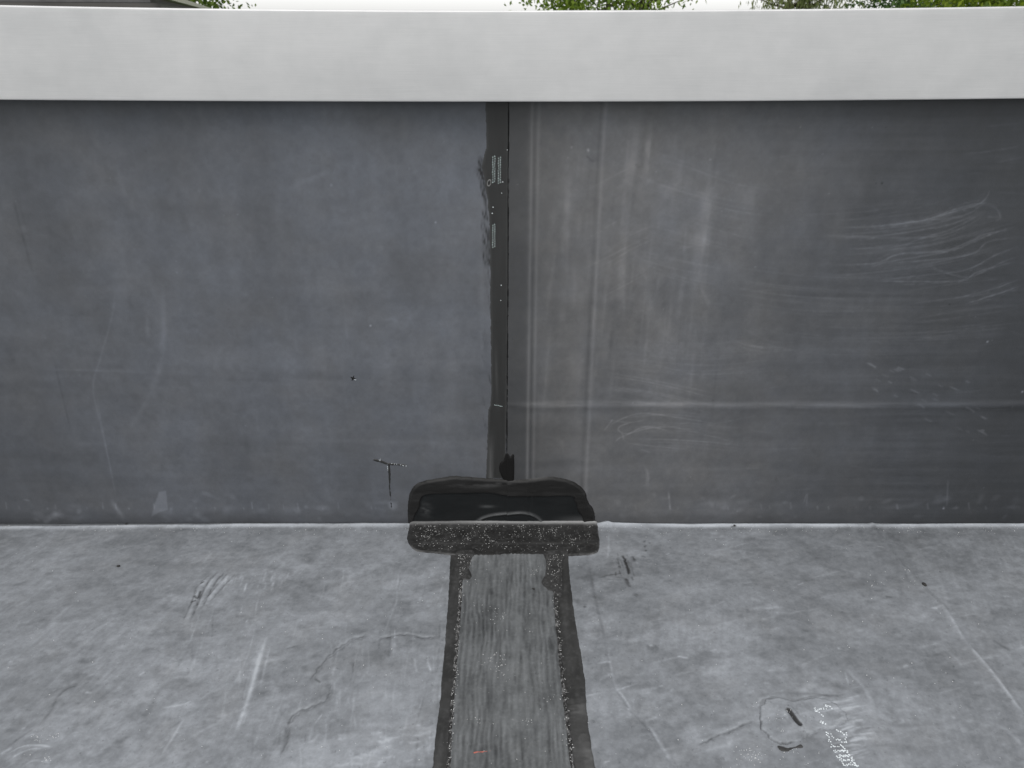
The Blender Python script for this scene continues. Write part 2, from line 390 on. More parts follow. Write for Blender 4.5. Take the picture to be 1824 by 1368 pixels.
bundle([(1070, 640), (1250, 655), (1400, 640)], 14, 22, 1.2, .05)
for q, a in (([(1080, 770), (1095, 752), (1140, 736), (1200, 742), (1280, 755)], .16), ([(1093, 793), (1103, 780), (1140, 766), (1170, 760)], .16), ([(1112, 785), (1108, 772), (1101, 765), (1106, 758), (1125, 752)], .2),
             ([(1104, 768), (1118, 772), (1150, 760), (1190, 766)], .18), ([(1070, 745), (1120, 752), (1160, 745)], .1), ([(1110, 788), (1160, 794), (1230, 800)], .12), ([(1075, 768), (1085, 755), (1092, 745)], .14),
             ([(1150, 752), (1200, 760), (1320, 790)], .08), ([(1140, 800), (1160, 806)], .15), ([(1100, 745), (1180, 738), (1260, 744)], .09)):
    S('chalk', q, 1.7, a, dry=.4, fade=.2)
bundle([(1110, 778), (1200, 780), (1330, 790)], 14, 12, 1.2, .06)
bundle([(1110, 760), (1220, 752), (1330, 760)], 10, 12, 1.2, .06)
for k in range(34):
    x = RNG.uniform(1530, 1750); y = 640+(x-1530)*0.5+RNG.normal(0, 22); L = RNG.uniform(8, 24)
    S('chalk', [(x, y), (x+L*.6, y+L*.28), (x+L, y+L*RNG.uniform(.3, .7))], 1.3, RNG.uniform(.06, .19), dry=.3, fade=.3)
for k in range(150):   # hairlines everywhere on the right sheet
    x = RNG.uniform(1080, 1824); y = RNG.uniform(260, 880); L = RNG.uniform(20, 120); sl = RNG.normal(-.02, .12)
    S('chalk', [(x, y), (x+L/2, y+sl*L/2+RNG.normal(0, 1)), (x+L, y+sl*L)], 1.1, RNG.uniform(-.03, .055), dry=.5, fade=.4)
for k in range(60):
    x = RNG.uniform(0, 860); y = RNG.uniform(240, 880); L = RNG.uniform(10, 70); sl = RNG.normal(0, .25)
    S('chalk', [(x, y), (x+L/2, y+sl*L/2+RNG.normal(0, 2)), (x+L, y+sl*L)], 1.4, RNG.uniform(-.03, .035), dry=.5, fade=.4)
for k in range(90):
    x = RNG.uniform(0, 860); y = RNG.uniform(220, 900); L = RNG.uniform(6, 26); a_ = RNG.uniform(0, 3.1)
    S('chalk', [(x, y), (x+L*math.cos(a_), y+L*math.sin(a_))], RNG.uniform(1.5, 6), RNG.uniform(-.04, .06), dry=.6, fade=.35)
Hw += 0.0005*rotfbm(sh, 120, 30, .15, 501, 3)
# left sheet: the looped run-off streaks and base smudges
for q, w, a in (([(100, 300), (140, 420), (170, 520)], 30, .03), ([(400, 330), (420, 450)], 40, .025), ([(490, 300), (500, 430)], 14, .05), ([(255, 640), (285, 610), (300, 560)], 14, .05), ([(207, 480), (200, 560), (178, 640), (166, 690), (180, 760), (200, 850), (210, 895)], 3, .09), ([(170, 690), (182, 760), (196, 830), (209, 900)], 2, .07),
                ([(288, 480), (292, 570), (288, 640), (268, 700), (240, 750), (212, 785)], 8, .08), ([(262, 560), (264, 608)], 6, .10), ([(206, 480), (212, 540), (205, 640)], 16, .05), ([(280, 500), (278, 600)], 18, .045),
                ([(196, 885), (206, 903), (224, 928)], 7, .15), ([(224, 785), (160, 790), (120, 792)], 8, .03), ([(60, 657), (170, 660), (270, 664)], 3, .07), ([(100, 655), (400, 668), (700, 690)], 6, .03),
                ([(286, 520), (282, 545)], 8, .05), ([(560, 560), (575, 550), (590, 545)], 5, .06), ([(684, 572), (697, 568), (709, 573)], 5, .11), ([(520, 330), (560, 316), (585, 305)], 6, .07), ([(860, 250), (858, 500), (860, 720)], 5, .05),
                ([(420, 780), (600, 786), (860, 790)], 8, .03), ([(40, 400), (48, 415)], 10, .08), ([(18, 335), (40, 420), (62, 500)], 3, -.07), ([(94, 630), (110, 700), (129, 779)], 3, -.06)):
    S('chalk', q, w, a, dry=.5, fade=.25)
W.poly('chalk', [(283, 876), (296, 874), (299, 908), (285, 912), (270, 920), (275, 900)], .13, 4, False, 1)
for k in range(70):
    x = RNG.choice([RNG.uniform(20, 860), RNG.uniform(1080, 1824)]); y = RNG.uniform(880, 926)
    W.blob('chalk', (x, y), RNG.uniform(5, 22), RNG.uniform(3, 14), RNG.uniform(.03, .15)*(1 if x < 900 else .6), RNG.normal(0, .4), .8, 5, k)
for x in np.arange(10, 1824, 24.5):
    if 720 < x < 1065: continue
    x += RNG.normal(0, 5); L = RNG.uniform(4, 16)
    if RNG.random() < .75: S('chalk', [(x, 908-L), (x+2, 908)], 2, RNG.uniform(.08, .24)*(1 if x < 900 else .7), dry=.3, fade=.2)
S('chalk', [(1430, 900), (1437, 880), (1436, 905)], 2, .12); S('chalk', [(1688, 850), (1686, 905)], 1.6, .1)
for q in ([(1258, 905), (1290, 918), (1330, 900)], [(1560, 905), (1620, 900), (1650, 895)], [(1740, 900), (1752, 875)], [(1240, 898), (1350, 890)]): S('chalk', q, 9, .06, dry=.5)
# tiny specks and flecks
for x, y, a in ((660, 580, .6), (776, 396, .4), (1048, 268, .3), (1018, 262, .25), (1047, 266, .3), (1570, 326, -.3), (1758, 608, .5), (1680, 905, .5), (1820, 697, .6), (590, 330, .2), (1265, 284, .2)):
    W.blob('chalk', (x, y), 2.4, 2.4, a, 0, .2)
for k in range(110):
    W.blob('chalk', (RNG.uniform(0, 1824), RNG.uniform(210, 920)), RNG.uniform(1, 2.2), RNG.uniform(1, 2.2), RNG.uniform(-.14, .2), 0, .2)
for q in ([(1380, 845), (1384, 860)], [(1130, 290), (1140, 300)]): S('dark', q, 3, .2)
S('dark', [(1042, 275), (1054, 286), (1060, 285)], 1.5, .35)
# brush hairs of primer beside the lap
for k in range(70):
    y = RNG.choice([RNG.uniform(275, 330), RNG.uniform(320, 460), RNG.uniform(200, 850)]); x = 868+RNG.uniform(-9, 6)+(-12*math.exp(-((y-295)/18)**2))
    L = RNG.uniform(14, 60)
    S('dark', [(x-3, y), (x, y+L/2), (x+6, y+L)], RNG.uniform(1.0, 3.0), RNG.uniform(.25, .8), dry=.5, fade=.35)
for q in ([(845, 295), (858, 306), (866, 312)], [(850, 282), (860, 300), (868, 306)], [(848, 300), (864, 310)], [(852, 276), (862, 292)]): S('dark', q, 3.5, .5, dry=.4, fade=.3)
np.clip(W.ch['chalk'], 0.02, 1, out=W.ch['chalk']); np.clip(W.ch['dark'], 0, 1, out=W.ch['dark'])

# ------------------------------------------------------------------ wear, painted crease light and relief of the roof
F = Raster(-1.05, 1.05, 0.40, 1.0, 0.001, on_floor, 0.00066)
FU, FV = np.meshgrid(F.u, F.v); fsh = FU.shape
c = 0.44*np.ones(fsh)
c *= 1+0.50*fbm(fsh, 190, 150, 203, 6, .6)+0.34*fbm(fsh, 27, 25, 211, 4, .6)+0.44*fbm(fsh, 7, 7, 219, 3)+0.30*fbm(fsh, 2.2, 2.2, 223, 2)+0.35*(0.5-np.abs(fbm(fsh, 26, 13, 227, 5))*4)*0.5
b1 = fbm(fsh, 120, 60, 401, 6, .6); b2 = rotfbm(fsh, 44, 24, .35, 411, 5, .6); b3 = rotfbm(fsh, 60, 6, .4, 421, 4, .6)
c *= 1+.15*(smooth((b1+.03)/.05)-.5)+.08*(smooth((b2+.0)/.05)-.5)+.08*smooth((b2-.12)/.05)-.10*smooth((-b2-.13)/.05)
c *= 1+.20*b3*np.clip(.4+3*fbm(fsh, 140, 100, 431, 3), 0, 1)+.30*rotfbm(fsh, 4, 60, -.28, 441, 3)*np.clip(.3+3*fbm(fsh, 160, 120, 451, 3), 0, 1)
c *= tbl(FV, [0.5, 0.62, 0.75, 0.9, 0.97, 1.0], [1.1, 1.1, 1.02, .96, .93, .95])
c *= tbl(FU, [-.8, -.4, 0, .3, .55, .8], [.98, 1.04, 1.0, 1.0, .92, .84])
F.ch['chalk'] = c
Hf = F.ch['h']
Hf += 0.0004*b2+0.0030*fbm(fsh, 260, 200, 301, 4)+0.0011*fbm(fsh, 50, 36, 311, 4, .5)
def T(ch, pts, w=2, a=.2, **k): F.stroke(ch, pts, w, a*(1.65 if ch == 'chalk' else 1.5 if ch == 'dark' else 1), **k)
def crack(pts, w=1.6, a=.5, jit=1.0, twin=6):
    q = catmull(pts, 7); q = q+RNG.normal(0, jit, q.shape)*.6
    F.stroke('dark', q, w, a, dry=.5, fade=.12, curve=False)
    if twin:
        q2 = q+np.array([twin*.7, twin*.4])+RNG.normal(0, 1.2, q.shape); F.stroke('dark', q2, w*.8, a*.6, dry=.8, fade=.2, curve=False)
        F.stroke('chalk', q-np.array([2.5, 1.5]), 2, .18, dry=.7, fade=.2, curve=False)
# rolled crease against the parapet
CREASE = on_floor([(0, 938), (400, 936), (735, 933), (1060, 931), (1300, 932), (1560, 931), (1640, 927), (1700, 929), (1824, 928)])
_cn = np.random.default_rng(88).random((2, 400))
def crease_y(u):
    t = (np.asarray(u)+7)/.07; k = (np.asarray(u)+7)/.021
    return np.interp(u, CREASE[:, 0], CREASE[:, 1])-0.0025+.0016*(np.interp(t, np.arange(400), _cn[0])-.5)+.0007*(np.interp(k % 399, np.arange(400), _cn[1])-.5)
cw = np.interp(FU, *np.array([(-.8, 1.0), (0.1, 1.0), (.15, 1.8), (.24, 1.3), (.6, 1.2), (.8, 1.3)]).T)
CY = np.minimum(crease_y(FU), 0.9955)
d = (FV-CY)*1000
TILT = 0.0
Hf += 0.0026*np.exp(-d*d/(2*3.2**2))*cw
F.ch['chalk'] += (0.46*np.exp(-(d+1.0)**2/(2*2.5**2))*cw*np.clip(.9+2.2*fbm(fsh, 70, 8, 41, 4), .25, 1.6))  # light caught by the fold, painted as a pale band in the chalk map
F.ch['dark'] += 0.4*smooth((d-3.5)/2)  # corner shade behind the fold, painted dark
# streaks along the direction of sweeping
def rnd_streaks(n, xr, yr, L, sl, w, a, seed_amp=1, dry=.5):
    for k in range(n):
        x = RNG.uniform(*xr); y = RNG.uniform(*yr); l = RNG.uniform(*L); s_ = RNG.normal(*sl)
        T('chalk', [(x, y), (x+s_*l*.5+RNG.normal(0, 2), y+l*.5), (x+s_*l, y+l)], RNG.uniform(*w), RNG.uniform(*a), dry=dry, fade=.35, step=5)
rnd_streaks(110, (300, 800), (1000, 1330), (20, 110), (-.22, .1), (1, 3), (-.10, .16))
rnd_streaks(70, (560, 790), (1100, 1360), (15, 80), (0.02, .05), (1, 2.4), (-.08, .17))
rnd_streaks(60, (0, 420), (1000, 1360), (20, 70), (-1.2, .4), (2, 8), (-.09, .09))
for k in range(170):
    x = RNG.uniform(0, 1824); y = RNG.uniform(960, 1368); l = RNG.uniform(15, 70); s_ = RNG.normal(-.18, .18)
    T('chalk', [(x, y), (x+l, y+s_*l)], RNG.uniform(2, 9), RNG.uniform(-.10, .10), dry=.6, fade=.4)
for k in range(60):
    x = RNG.uniform(1100, 1824); y = RNG.uniform(1080, 1368); l = RNG.uniform(10, 50)
    T('chalk', [(x, y), (x+l, y-.22*l)], RNG.uniform(1.5, 5), RNG.uniform(.03, .15), dry=.5, fade=.3)
for q, w, a in (([(478, 1125), (465, 1165), (448, 1225), (436, 1262), (414, 1320)], 5, .30), ([(472, 1128), (462, 1150), (452, 1200), (440, 1250)], 9, .14), ([(482, 1145), (474, 1180), (462, 1230)], 3, .16),
                ([(455, 1120), (440, 1170), (420, 1215)], 2, .14), ([(345, 1245), (325, 1255), (285, 1262)], 2, .22), ([(330, 1275), (310, 1310), (285, 1350)], 3, .18), ([(570, 1305), (552, 1325)], 5, .25), ([(560, 1290), (575, 1270)], 2, .2),
                ([(10, 1345), (40, 1330), (70, 1328), (96, 1332)], 2, .35), ([(20, 1350), (50, 1336), (80, 1333)], 2, .22), ([(0, 1345), (10, 1338), (24, 1331)], 4, .25), ([(40, 1366), (60, 1355), (90, 1358)], 2, .2),
                ([(703, 1120), (703, 1137)], 2, .35), ([(760, 1170), (768, 1200)], 2.5, .3), ([(738, 1170), (742, 1200)], 3, .2),
                # line of an old fold on the right
                ([(1670, 1078), (1684, 1086), (1700, 1112), (1720, 1146)], 6, .16), ([(1716, 1140), (1740, 1166), (1768, 1200), (1795, 1236), (1824, 1275)], 5, .24), ([(1768, 1290), (1795, 1300), (1824, 1330)], 6, .14),
                ([(1500, 1185), (1535, 1220), (1560, 1260)], 5, .14), ([(1505, 1195), (1512, 1220)], 2, .2), ([(1690, 1160), (1710, 1180), (1712, 1190)], 5, .14),
                # lap of the sheet below, right of the cover strip
                ([(1082, 1150), (1091, 1205), (1098, 1230)], 3, .14), ([(1098, 1228), (1110, 1240), (1125, 1266)], 3, .32), ([(1148, 1282), (1165, 1306), (1196, 1360)], 5, .20), ([(1155, 1290), (1185, 1345)], 3, .12),
                ([(1098, 1230), (1120, 1222), (1138, 1217)], 2, .2), ([(1060, 1184), (1092, 1178)], 3, .16), ([(1066, 1214), (1094, 1198)], 5, .18), ([(1020, 1250), (1050, 1240), (1080, 1234)], 2, .2),
                ([(1148, 1284), (1172, 1277)], 3, .2), ([(1000, 1360), (1080, 1300)], 2, .05), ([(1084, 945), (1083, 990), (1070, 996)], 4, .12),
                ([(1280, 962), (1315, 968), (1325, 960)], 12, .10), ([(1360, 1085), (1390, 1081)], 5, .16), ([(1270, 1080), (1292, 1070)], 3, .14), ([(1205, 1168), (1228, 1172)], 3, .2), ([(1560, 1095), (1630, 1100), (1660, 1088)], 8, .10)):
    T('chalk', q, w, a, dry=.45, fade=.2)
for q, w, a in (([(1048, 995), (1061, 1067), (1082, 1150)], 4, .22), ([(1090, 1210), (1084, 1240), (1105, 1310)], 10, .12),
                ([(140, 1220), (118, 1228), (103, 1242), (90, 1268), (66, 1294)], 5, .30), ([(66, 1294), (40, 1312), (10, 1332)], 3, .25), ([(148, 1214), (110, 1226), (90, 1229)], 4, .14), ([(95, 1095), (60, 1108), (30, 1115)], 6, .12),
                
                ([(510, 1290), (508, 1330), (494, 1340)], 5, .25),
                ([(560, 1208), (572, 1216)], 2, .5), ([(630, 1178), (628, 1200)], 2, .3), ([(508, 1156), (530, 1150)], 2, .35), ([(640, 1216), (660, 1215)], 3, .2), ([(500, 1350), (470, 1365)], 9, .18), ([(340, 1140), (330, 1165), (310, 1195)], 5, .16),
                ([(282, 1230), (268, 1262), (250, 1290)], 8, .2), ([(240, 1290), (215, 1330), (200, 1360)], 12, .16), ([(330, 1090), (352, 1075), (380, 1045)], 10, .2), ([(220, 1255), (190, 1262), (170, 1290)], 5, .16),
                ([(1230, 1318), (1290, 1305), (1340, 1290)], 5, .12), ([(1275, 1340), (1285, 1368)], 8, .16), ([(1330, 1240), (1400, 1234), (1500, 1240)], 6, .13), ([(1640, 1045), (1660, 1060), (1680, 1082)], 6, .15),
                ([(1765, 1137), (1785, 1150), (1803, 1160)], 5, .3), ([(1555, 1052), (1570, 1053)], 4, .35), ([(1576, 1062), (1590, 1064)], 4, .35), ([(1260, 990), (1320, 1010)], 14, .14), ([(1490, 1290), (1650, 1290), (1700, 1280)], 7, .16),
                ([(1260, 1150), (1240, 1170)], 8, .12), ([(1110, 1020), (1070, 1027)], 2.5, .5), ([(1065, 1029), (1080, 1027)], 2.5, .4), ([(1095, 1028), (1120, 1030)], 1.5, .3)):
    T('dark', q, w, a, dry=.35, fade=.2)
for q in ([(782, 1135), (755, 1136), (720, 1129), (690, 1134), (672, 1140)], [(660, 1130), (630, 1138), (596, 1160), (575, 1180), (556, 1205), (552, 1212)],
          [(588, 1205), (586, 1232), (580, 1246), (560, 1256), (524, 1272), (514, 1288), (515, 1310), (504, 1336), (498, 1352)], [(1240, 1326), (1275, 1312), (1345, 1282)]):
    crack(q, 1.8, .75, 1.6); F.stroke('h', q, 5, -.0009, fade=.1, dry=.3); F.stroke('h', [(x-7, y-4) for x, y in q], 9, .0009, fade=.1, dry=.4)
for q in ([(630, 1178), (628, 1200), (624, 1215)], [(560, 1208), (572, 1216)], [(500, 1300), (496, 1330)], [(140, 1220), (118, 1228), (103, 1242)], [(1420, 1235), (1500, 1240)]): crack(q, 1.3, .4, .8, 0)
for k in range(60):   # short crisp nicks and rubbed flecks, thicker near the strip
    x, y = RNG.uniform(0, 1824), RNG.uniform(960, 1368); l = RNG.uniform(3, 16); a_ = RNG.normal(-.3, .5)
    F.stroke('chalk', [(x, y), (x+l*math.cos(a_), y+l*math.sin(a_)*.6)], RNG.uniform(1.5, 3.5), RNG.uniform(.15, .45), dry=.3, fade=.2)
for k in range(34):
    x, y = RNG.uniform(590, 780), RNG.uniform(1290, 1366); l = RNG.uniform(10, 34)
    F.stroke('chalk', [(x, y), (x+l*.5, y+RNG.normal(0, 3)), (x+l, y-RNG.uniform(0, 5))], RNG.uniform(2, 5), RNG.uniform(.12, .4), dry=.5, fade=.3)
for k in range(26):
    x, y = RNG.uniform(1090, 1824), RNG.uniform(980, 1368); l = RNG.uniform(20, 80)
    F.stroke('chalk', [(x, y), (x+l, y-l*.25)], RNG.uniform(1.5, 4), RNG.uniform(.08, .22), dry=.6, fade=.3)
# gouged ribs left of centre
for x0, ya, yb in ((338, 1022, 1110), (357, 1014, 1088), (374, 1018, 1074)):
    q = [(x0+40+RNG.normal(0, 4), ya), (x0+22+RNG.normal(0, 3), ya+22), (x0+6+RNG.normal(0, 3), ya+48), (x0-8, yb)]
    crack([(x-6, y) for x, y in q], 1.3, .6, 1.2, 0); crack([(x+7, y) for x, y in q], 1.3, .5, 1.2, 0)
    T('h', q, 8, .0016, fade=.3, dry=.3); F.stroke('chalk', q, 7, .30, dry=.4, fade=.2)
    q = [(x+7, y) for x, y in q]; T('dark', q, 3, .16, dry=.8, fade=.2)
T('chalk', [(400, 1030), (450, 1022), (520, 1024)], 22, .05, dry=.5); T('chalk', [(400, 1012), (460, 1014), (515, 1015)], 3, .07, dry=.5)
for q in ([(345, 1060), (352, 1066), (358, 1052)], [(340, 1072), (350, 1070)], [(358, 1040), (364, 1036)]): T('dark', q, 3, .6, fade=.1)
for k in range(30):
    T('dark', [(RNG.uniform(420, 520), RNG.uniform(1010, 1060)) for _ in range(1)]*1+[(RNG.uniform(420, 520), RNG.uniform(1010, 1060))], 1.4, .06, dry=.5)
# dark dashes near the right crease, smeared sealant
for q, w, a in (([(1108, 988), (1114, 1000), (1118, 1012), (1120, 1024)], 4, .8), ([(1114, 1030), (1118, 1040), (1124, 1046)], 5, .55), ([(1126, 990), (1130, 1000)], 5, .4), ([(1146, 966), (1149, 962)], 3, .5), ([(1147, 974), (1151, 971)], 3, .5),
                ([(1149, 981), (1152, 979)], 3, .5), ([(1144, 990), (1150, 992)], 2.5, .5), ([(1155, 966), (1159, 967)], 2.5, .5), ([(1097, 1026), (1097, 1018)], 2, .5), ([(1130, 1062), (1136, 1058)], 7, .35), ([(1100, 1008), (1106, 1010)], 5, .35), ([(1302, 939), (1312, 938)], 2.5, .6)):
    T('dark', q, w, a, dry=.25, fade=.1, jit=.4)
for x, y, r_, a in ((1042, 1082, 5, .7), (1073, 1090, 3, .5), (1041, 1082, 2.5, .4), (1645, 1043, 5, .3), (1416, 1086, 2.5, .6), (1500, 1090, 2, .7), (1753, 1117, 2, .6), (540, 1080, 45, .14), (930+600, 1140, 60, .05), (120, 1150, 40, .07), (1230, 1190, 60, .07), (1640, 1120, 70, .08)):
    F.blob('dark', (x, y), r_, r_*.6, a, 0, .8 if r_ > 10 else .3, 12)
# lighter scoured field left of the strip, bottom
F.blob('chalk', (700, 1250), 110, 110, .12, 0, .9, 16, 3); F.blob('chalk', (640, 1330), 160, 50, .10, 0, .9, 16, 4); F.blob('chalk', (60, 1060), 120, 40, .05, 0, .9, 16, 5)
F.blob('chalk', (1300, 1340), 90, 40, .10, 0, .9, 16, 6); F.blob('chalk', (1300, 1130), 150, 60, .03, 0, .9, 16, 7); F.blob('chalk', (1250, 1050), 150, 40, .06, .2, .9, 16, 8)
for k in range(150):
    F.blob('chalk', (RNG.uniform(0, 1824), RNG.uniform(960, 1368)), RNG.uniform(6, 30), RNG.uniform(4, 14), RNG.uniform(-.09, .09), RNG.uniform(-.5, .5), .9, 6, k)
# combed scratches beside the round patch, fold of tape
for k in range(26):
    x = RNG.uniform(1490, 1520); y = 1286+k*2.6+RNG.normal(0, 2)
    T('chalk' if k % 2 else 'dark', [(x, y), (x+RNG.uniform(18, 45), y-RNG.uniform(4, 10))], 1.6, RNG.uniform(.15, .35), dry=.4, fade=.2)
for k in range(14):
    x = RNG.uniform(1440, 1500); y = 1238+RNG.uniform(0, 30)
    T('chalk', [(x, y+6), (x+RNG.uniform(30, 60), y-4)], 1.8, RNG.uniform(.08, .2), dry=.4, fade=.25)
for k in range(40):
    x = RNG.uniform(395, 520); y = 1016+RNG.uniform(0, 34)*(1-(x-395)/200)+RNG.normal(0, 3); L = RNG.uniform(6, 26)
    F.stroke('chalk', [(x, y), (x-L*.3, y+L)], RNG.uniform(1.5, 3.5), RNG.uniform(.1, .3), dry=.4, fade=.3)
for k in range(26):
    x = RNG.uniform(1098, 1126); y = 988+(x-1098)*1.2+RNG.normal(0, 7); L = RNG.uniform(5, 16)
    F.stroke('dark', [(x, y), (x+L*.35, y+L)], RNG.uniform(1, 2), RNG.uniform(.2, .7), dry=.4, fade=.2)
for q in ([(1112, 992), (1117, 1004), (1119, 1018), (1121, 1026)], [(1116, 1030), (1121, 1040)], [(1128, 990), (1131, 998)]): crack(q, 2, .7, 1.5, 0)
for k in range(24):   # rubbed primer smears beside the strip
    x, y = RNG.uniform(775, 800), RNG.uniform(1040, 1360); L = RNG.uniform(20, 60)
    F.stroke('dark', [(x, y), (x-L*.07, y+L)], RNG.uniform(1, 2.5), RNG.uniform(.1, .4), dry=.6, fade=.3)
for k in range(30):
    x = RNG.uniform(1480, 1530); y = RNG.uniform(1280, 1350)
    F.stroke('chalk', [(x, y), (x+RNG.uniform(15, 40), y-RNG.uniform(4, 12))], 1.6, RNG.uniform(.1, .4), dry=.4, fade=.2)
for k in range(22):   # scuffs and a smeared halo round the glued patch
    a_ = RNG.uniform(0, 6.28); x = 1425+80*math.cos(a_)+RNG.normal(0, 6); y = 1282+46*math.sin(a_)+RNG.normal(0, 4); L = RNG.uniform(10, 40)
    F.stroke('dark' if k % 2 else 'chalk', [(x, y), (x+L, y-L*.25)], RNG.uniform(2, 6), RNG.uniform(.08, .25), dry=.6, fade=.35)
for q in ([(1350, 1262), (1360, 1246), (1384, 1239)], [(1412, 1250), (1450, 1240), (1510, 1236)], [(1438, 1316), (1460, 1303), (1500, 1296)], [(1358, 1310), (1380, 1326)]): crack(q, 2, .4, 1.2, 4)
# relief that goes with the marks
Hf += 0.0010*np.clip(F.ch['chalk']-0.55, 0, .4)-0.0006*np.clip(F.ch['dark'], 0, 1)*(d < -6)
p = on_floor([(1044, 960), (1048, 995), (1061, 1067), (1082, 1150), (1092, 1210), (1098, 1228), (1125, 1266), (1164, 1306), (1197, 1360)])
uc = np.interp(FV, p[::-1, 1], p[::-1, 0]); Hf += 0.0011*smooth((uc-FU)/0.004)*(FU > -.15)*smooth((FU+.15)/.1)
p = on_floor([(1600, 1000), (1681, 1082), (1717, 1141), (1767, 1197), (1824, 1275)]); uc = np.interp(FV, p[::-1, 1], p[::-1, 0])
Hf += 0.0016*np.exp(-((FU-uc)/0.004)**2)
F.blob('h', (1079, 931), 18, 12, .0040, 0, .4); F.blob('chalk', (1082, 930), 30, 11, .32, 0, .6); F.blob('chalk', (1110, 944), 50, 14, .12, 0, .8); F.blob('dark', (1078, 934), 8, 4, .45, 0, .6)
np.clip(F.ch['chalk'], 0.03, 1, out=F.ch['chalk']); np.clip(F.ch['dark'], 0, 1, out=F.ch['dark'])

def floor_z(U, V):
    inside = smooth((1.05-np.abs(U))/.1)*smooth((V-.4)/.06)
    return F.sample('h', U, V)*inside
SHEET = 0.0017
def wall_off(U, V):
    """how far the face stands out from y = WALL_Y"""
    inside = smooth((1.05-np.abs(U))/.1)
    return W.sample('h', U, V)*inside+np.where(U > lap_u(V), SHEET, 0)

# ------------------------------------------------------------------ roof (setting)
us = lines([(-6, -1.1, .12), (-1.1, -0.86, .01), (-.86, .86, .0013), (.86, 1.1, .01), (1.1, 6, .15)])
vs = lines([(-6, 0.3, .1), (.3, .53, .01), (.53, .975, .0014), (.975, 0.9995, .0008)])
U, V = np.meshgrid(us, vs)
def soft(A, U, V, mean):
    w = smooth((1.05-np.abs(U))/.12)*smooth((V-.4)/.06); return A*w+mean*(1-w)
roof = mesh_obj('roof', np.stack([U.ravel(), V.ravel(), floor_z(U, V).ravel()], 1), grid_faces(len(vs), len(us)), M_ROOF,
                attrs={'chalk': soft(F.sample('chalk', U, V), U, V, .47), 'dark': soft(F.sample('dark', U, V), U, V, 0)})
tag(roof, 'flat roof of chalky grey rubber membrane below the parapet', kind='structure')

# ------------------------------------------------------------------ parapet wall
par = tag(empty('parapet_wall', (0, WALL_Y, 0)), 'low parapet wall clad in two lapped dark grey rubber sheets', 'wall')
M_BLOCK = plain('grey_render', (0.30, 0.29, 0.28), 0.9, scale=12)
v, f = box_vf(-6, 6, WALL_Y+.004, WALL_Y+.20, -3.0, .705)
mesh_obj('wall_core', v, f, M_BLOCK, par, False)
WT = .70
vs = lines([(-.004, .64, .00145), (.64, WT, .01)])
ul = lines([(-6, -1.0, .12), (-1.0, -.86, .006), (-.86, -.05, .00135), (-.05, .07, .002)])
U, V = np.meshgrid(ul, vs)
off = W.sample('h', U, V)*smooth((1.05-np.abs(U))/.1)
def softw(A, U, mean): w = smooth((1.05-np.abs(U))/.12); return A*w+mean*(1-w)
o = mesh_obj('membrane_sheet', np.stack([U.ravel(), (WALL_Y-off).ravel(), V.ravel()], 1), grid_faces(len(vs), len(ul)), M_WALL, par,
             attrs={'chalk': softw(W.sample('chalk', np.minimum(U, lap_u(V)-.0015), V), U, .21), 'dark': softw(W.sample('dark', U, V), U, .0), 'tint': W.sample('tint', np.minimum(U, lap_u(V)-.0015), V)})
tag(o, 'left rubber sheet with bluish chalk bloom, running under the lap')
s_ = np.r_[0, 0.0, .0004, lines([(.0015, .86, .00135), (.86, 1.0, .006), (1.0, 6, .12)])]
Sg, V = np.meshgrid(s_, vs); U = Sg+lap_u(V)
off = W.sample('h', U, V)*smooth((1.05-np.abs(U))/.1)+SHEET
off[:, 0] = -0.0005; off[:, 1] = off[:, 2]-.0003
wob = 0.0003*vnoise((len(vs), 1), 1.1, 9, 9)
o = mesh_obj('membrane_sheet', np.stack([(U+wob*(Sg < .0005)).ravel(), (WALL_Y-off).ravel(), V.ravel()], 1), grid_faces(len(vs), len(s_)), M_WALL, par,
             attrs={'chalk': softw(W.sample('chalk', np.maximum(U, lap_u(V)+.0015), V), U, .09), 'dark': softw(W.sample('dark', U, V), U, .0), 'tint': W.sample('tint', np.maximum(U, lap_u(V)+.0015), V)})
tag(o, 'right rubber sheet lapped over the left one, scratched and ridged')

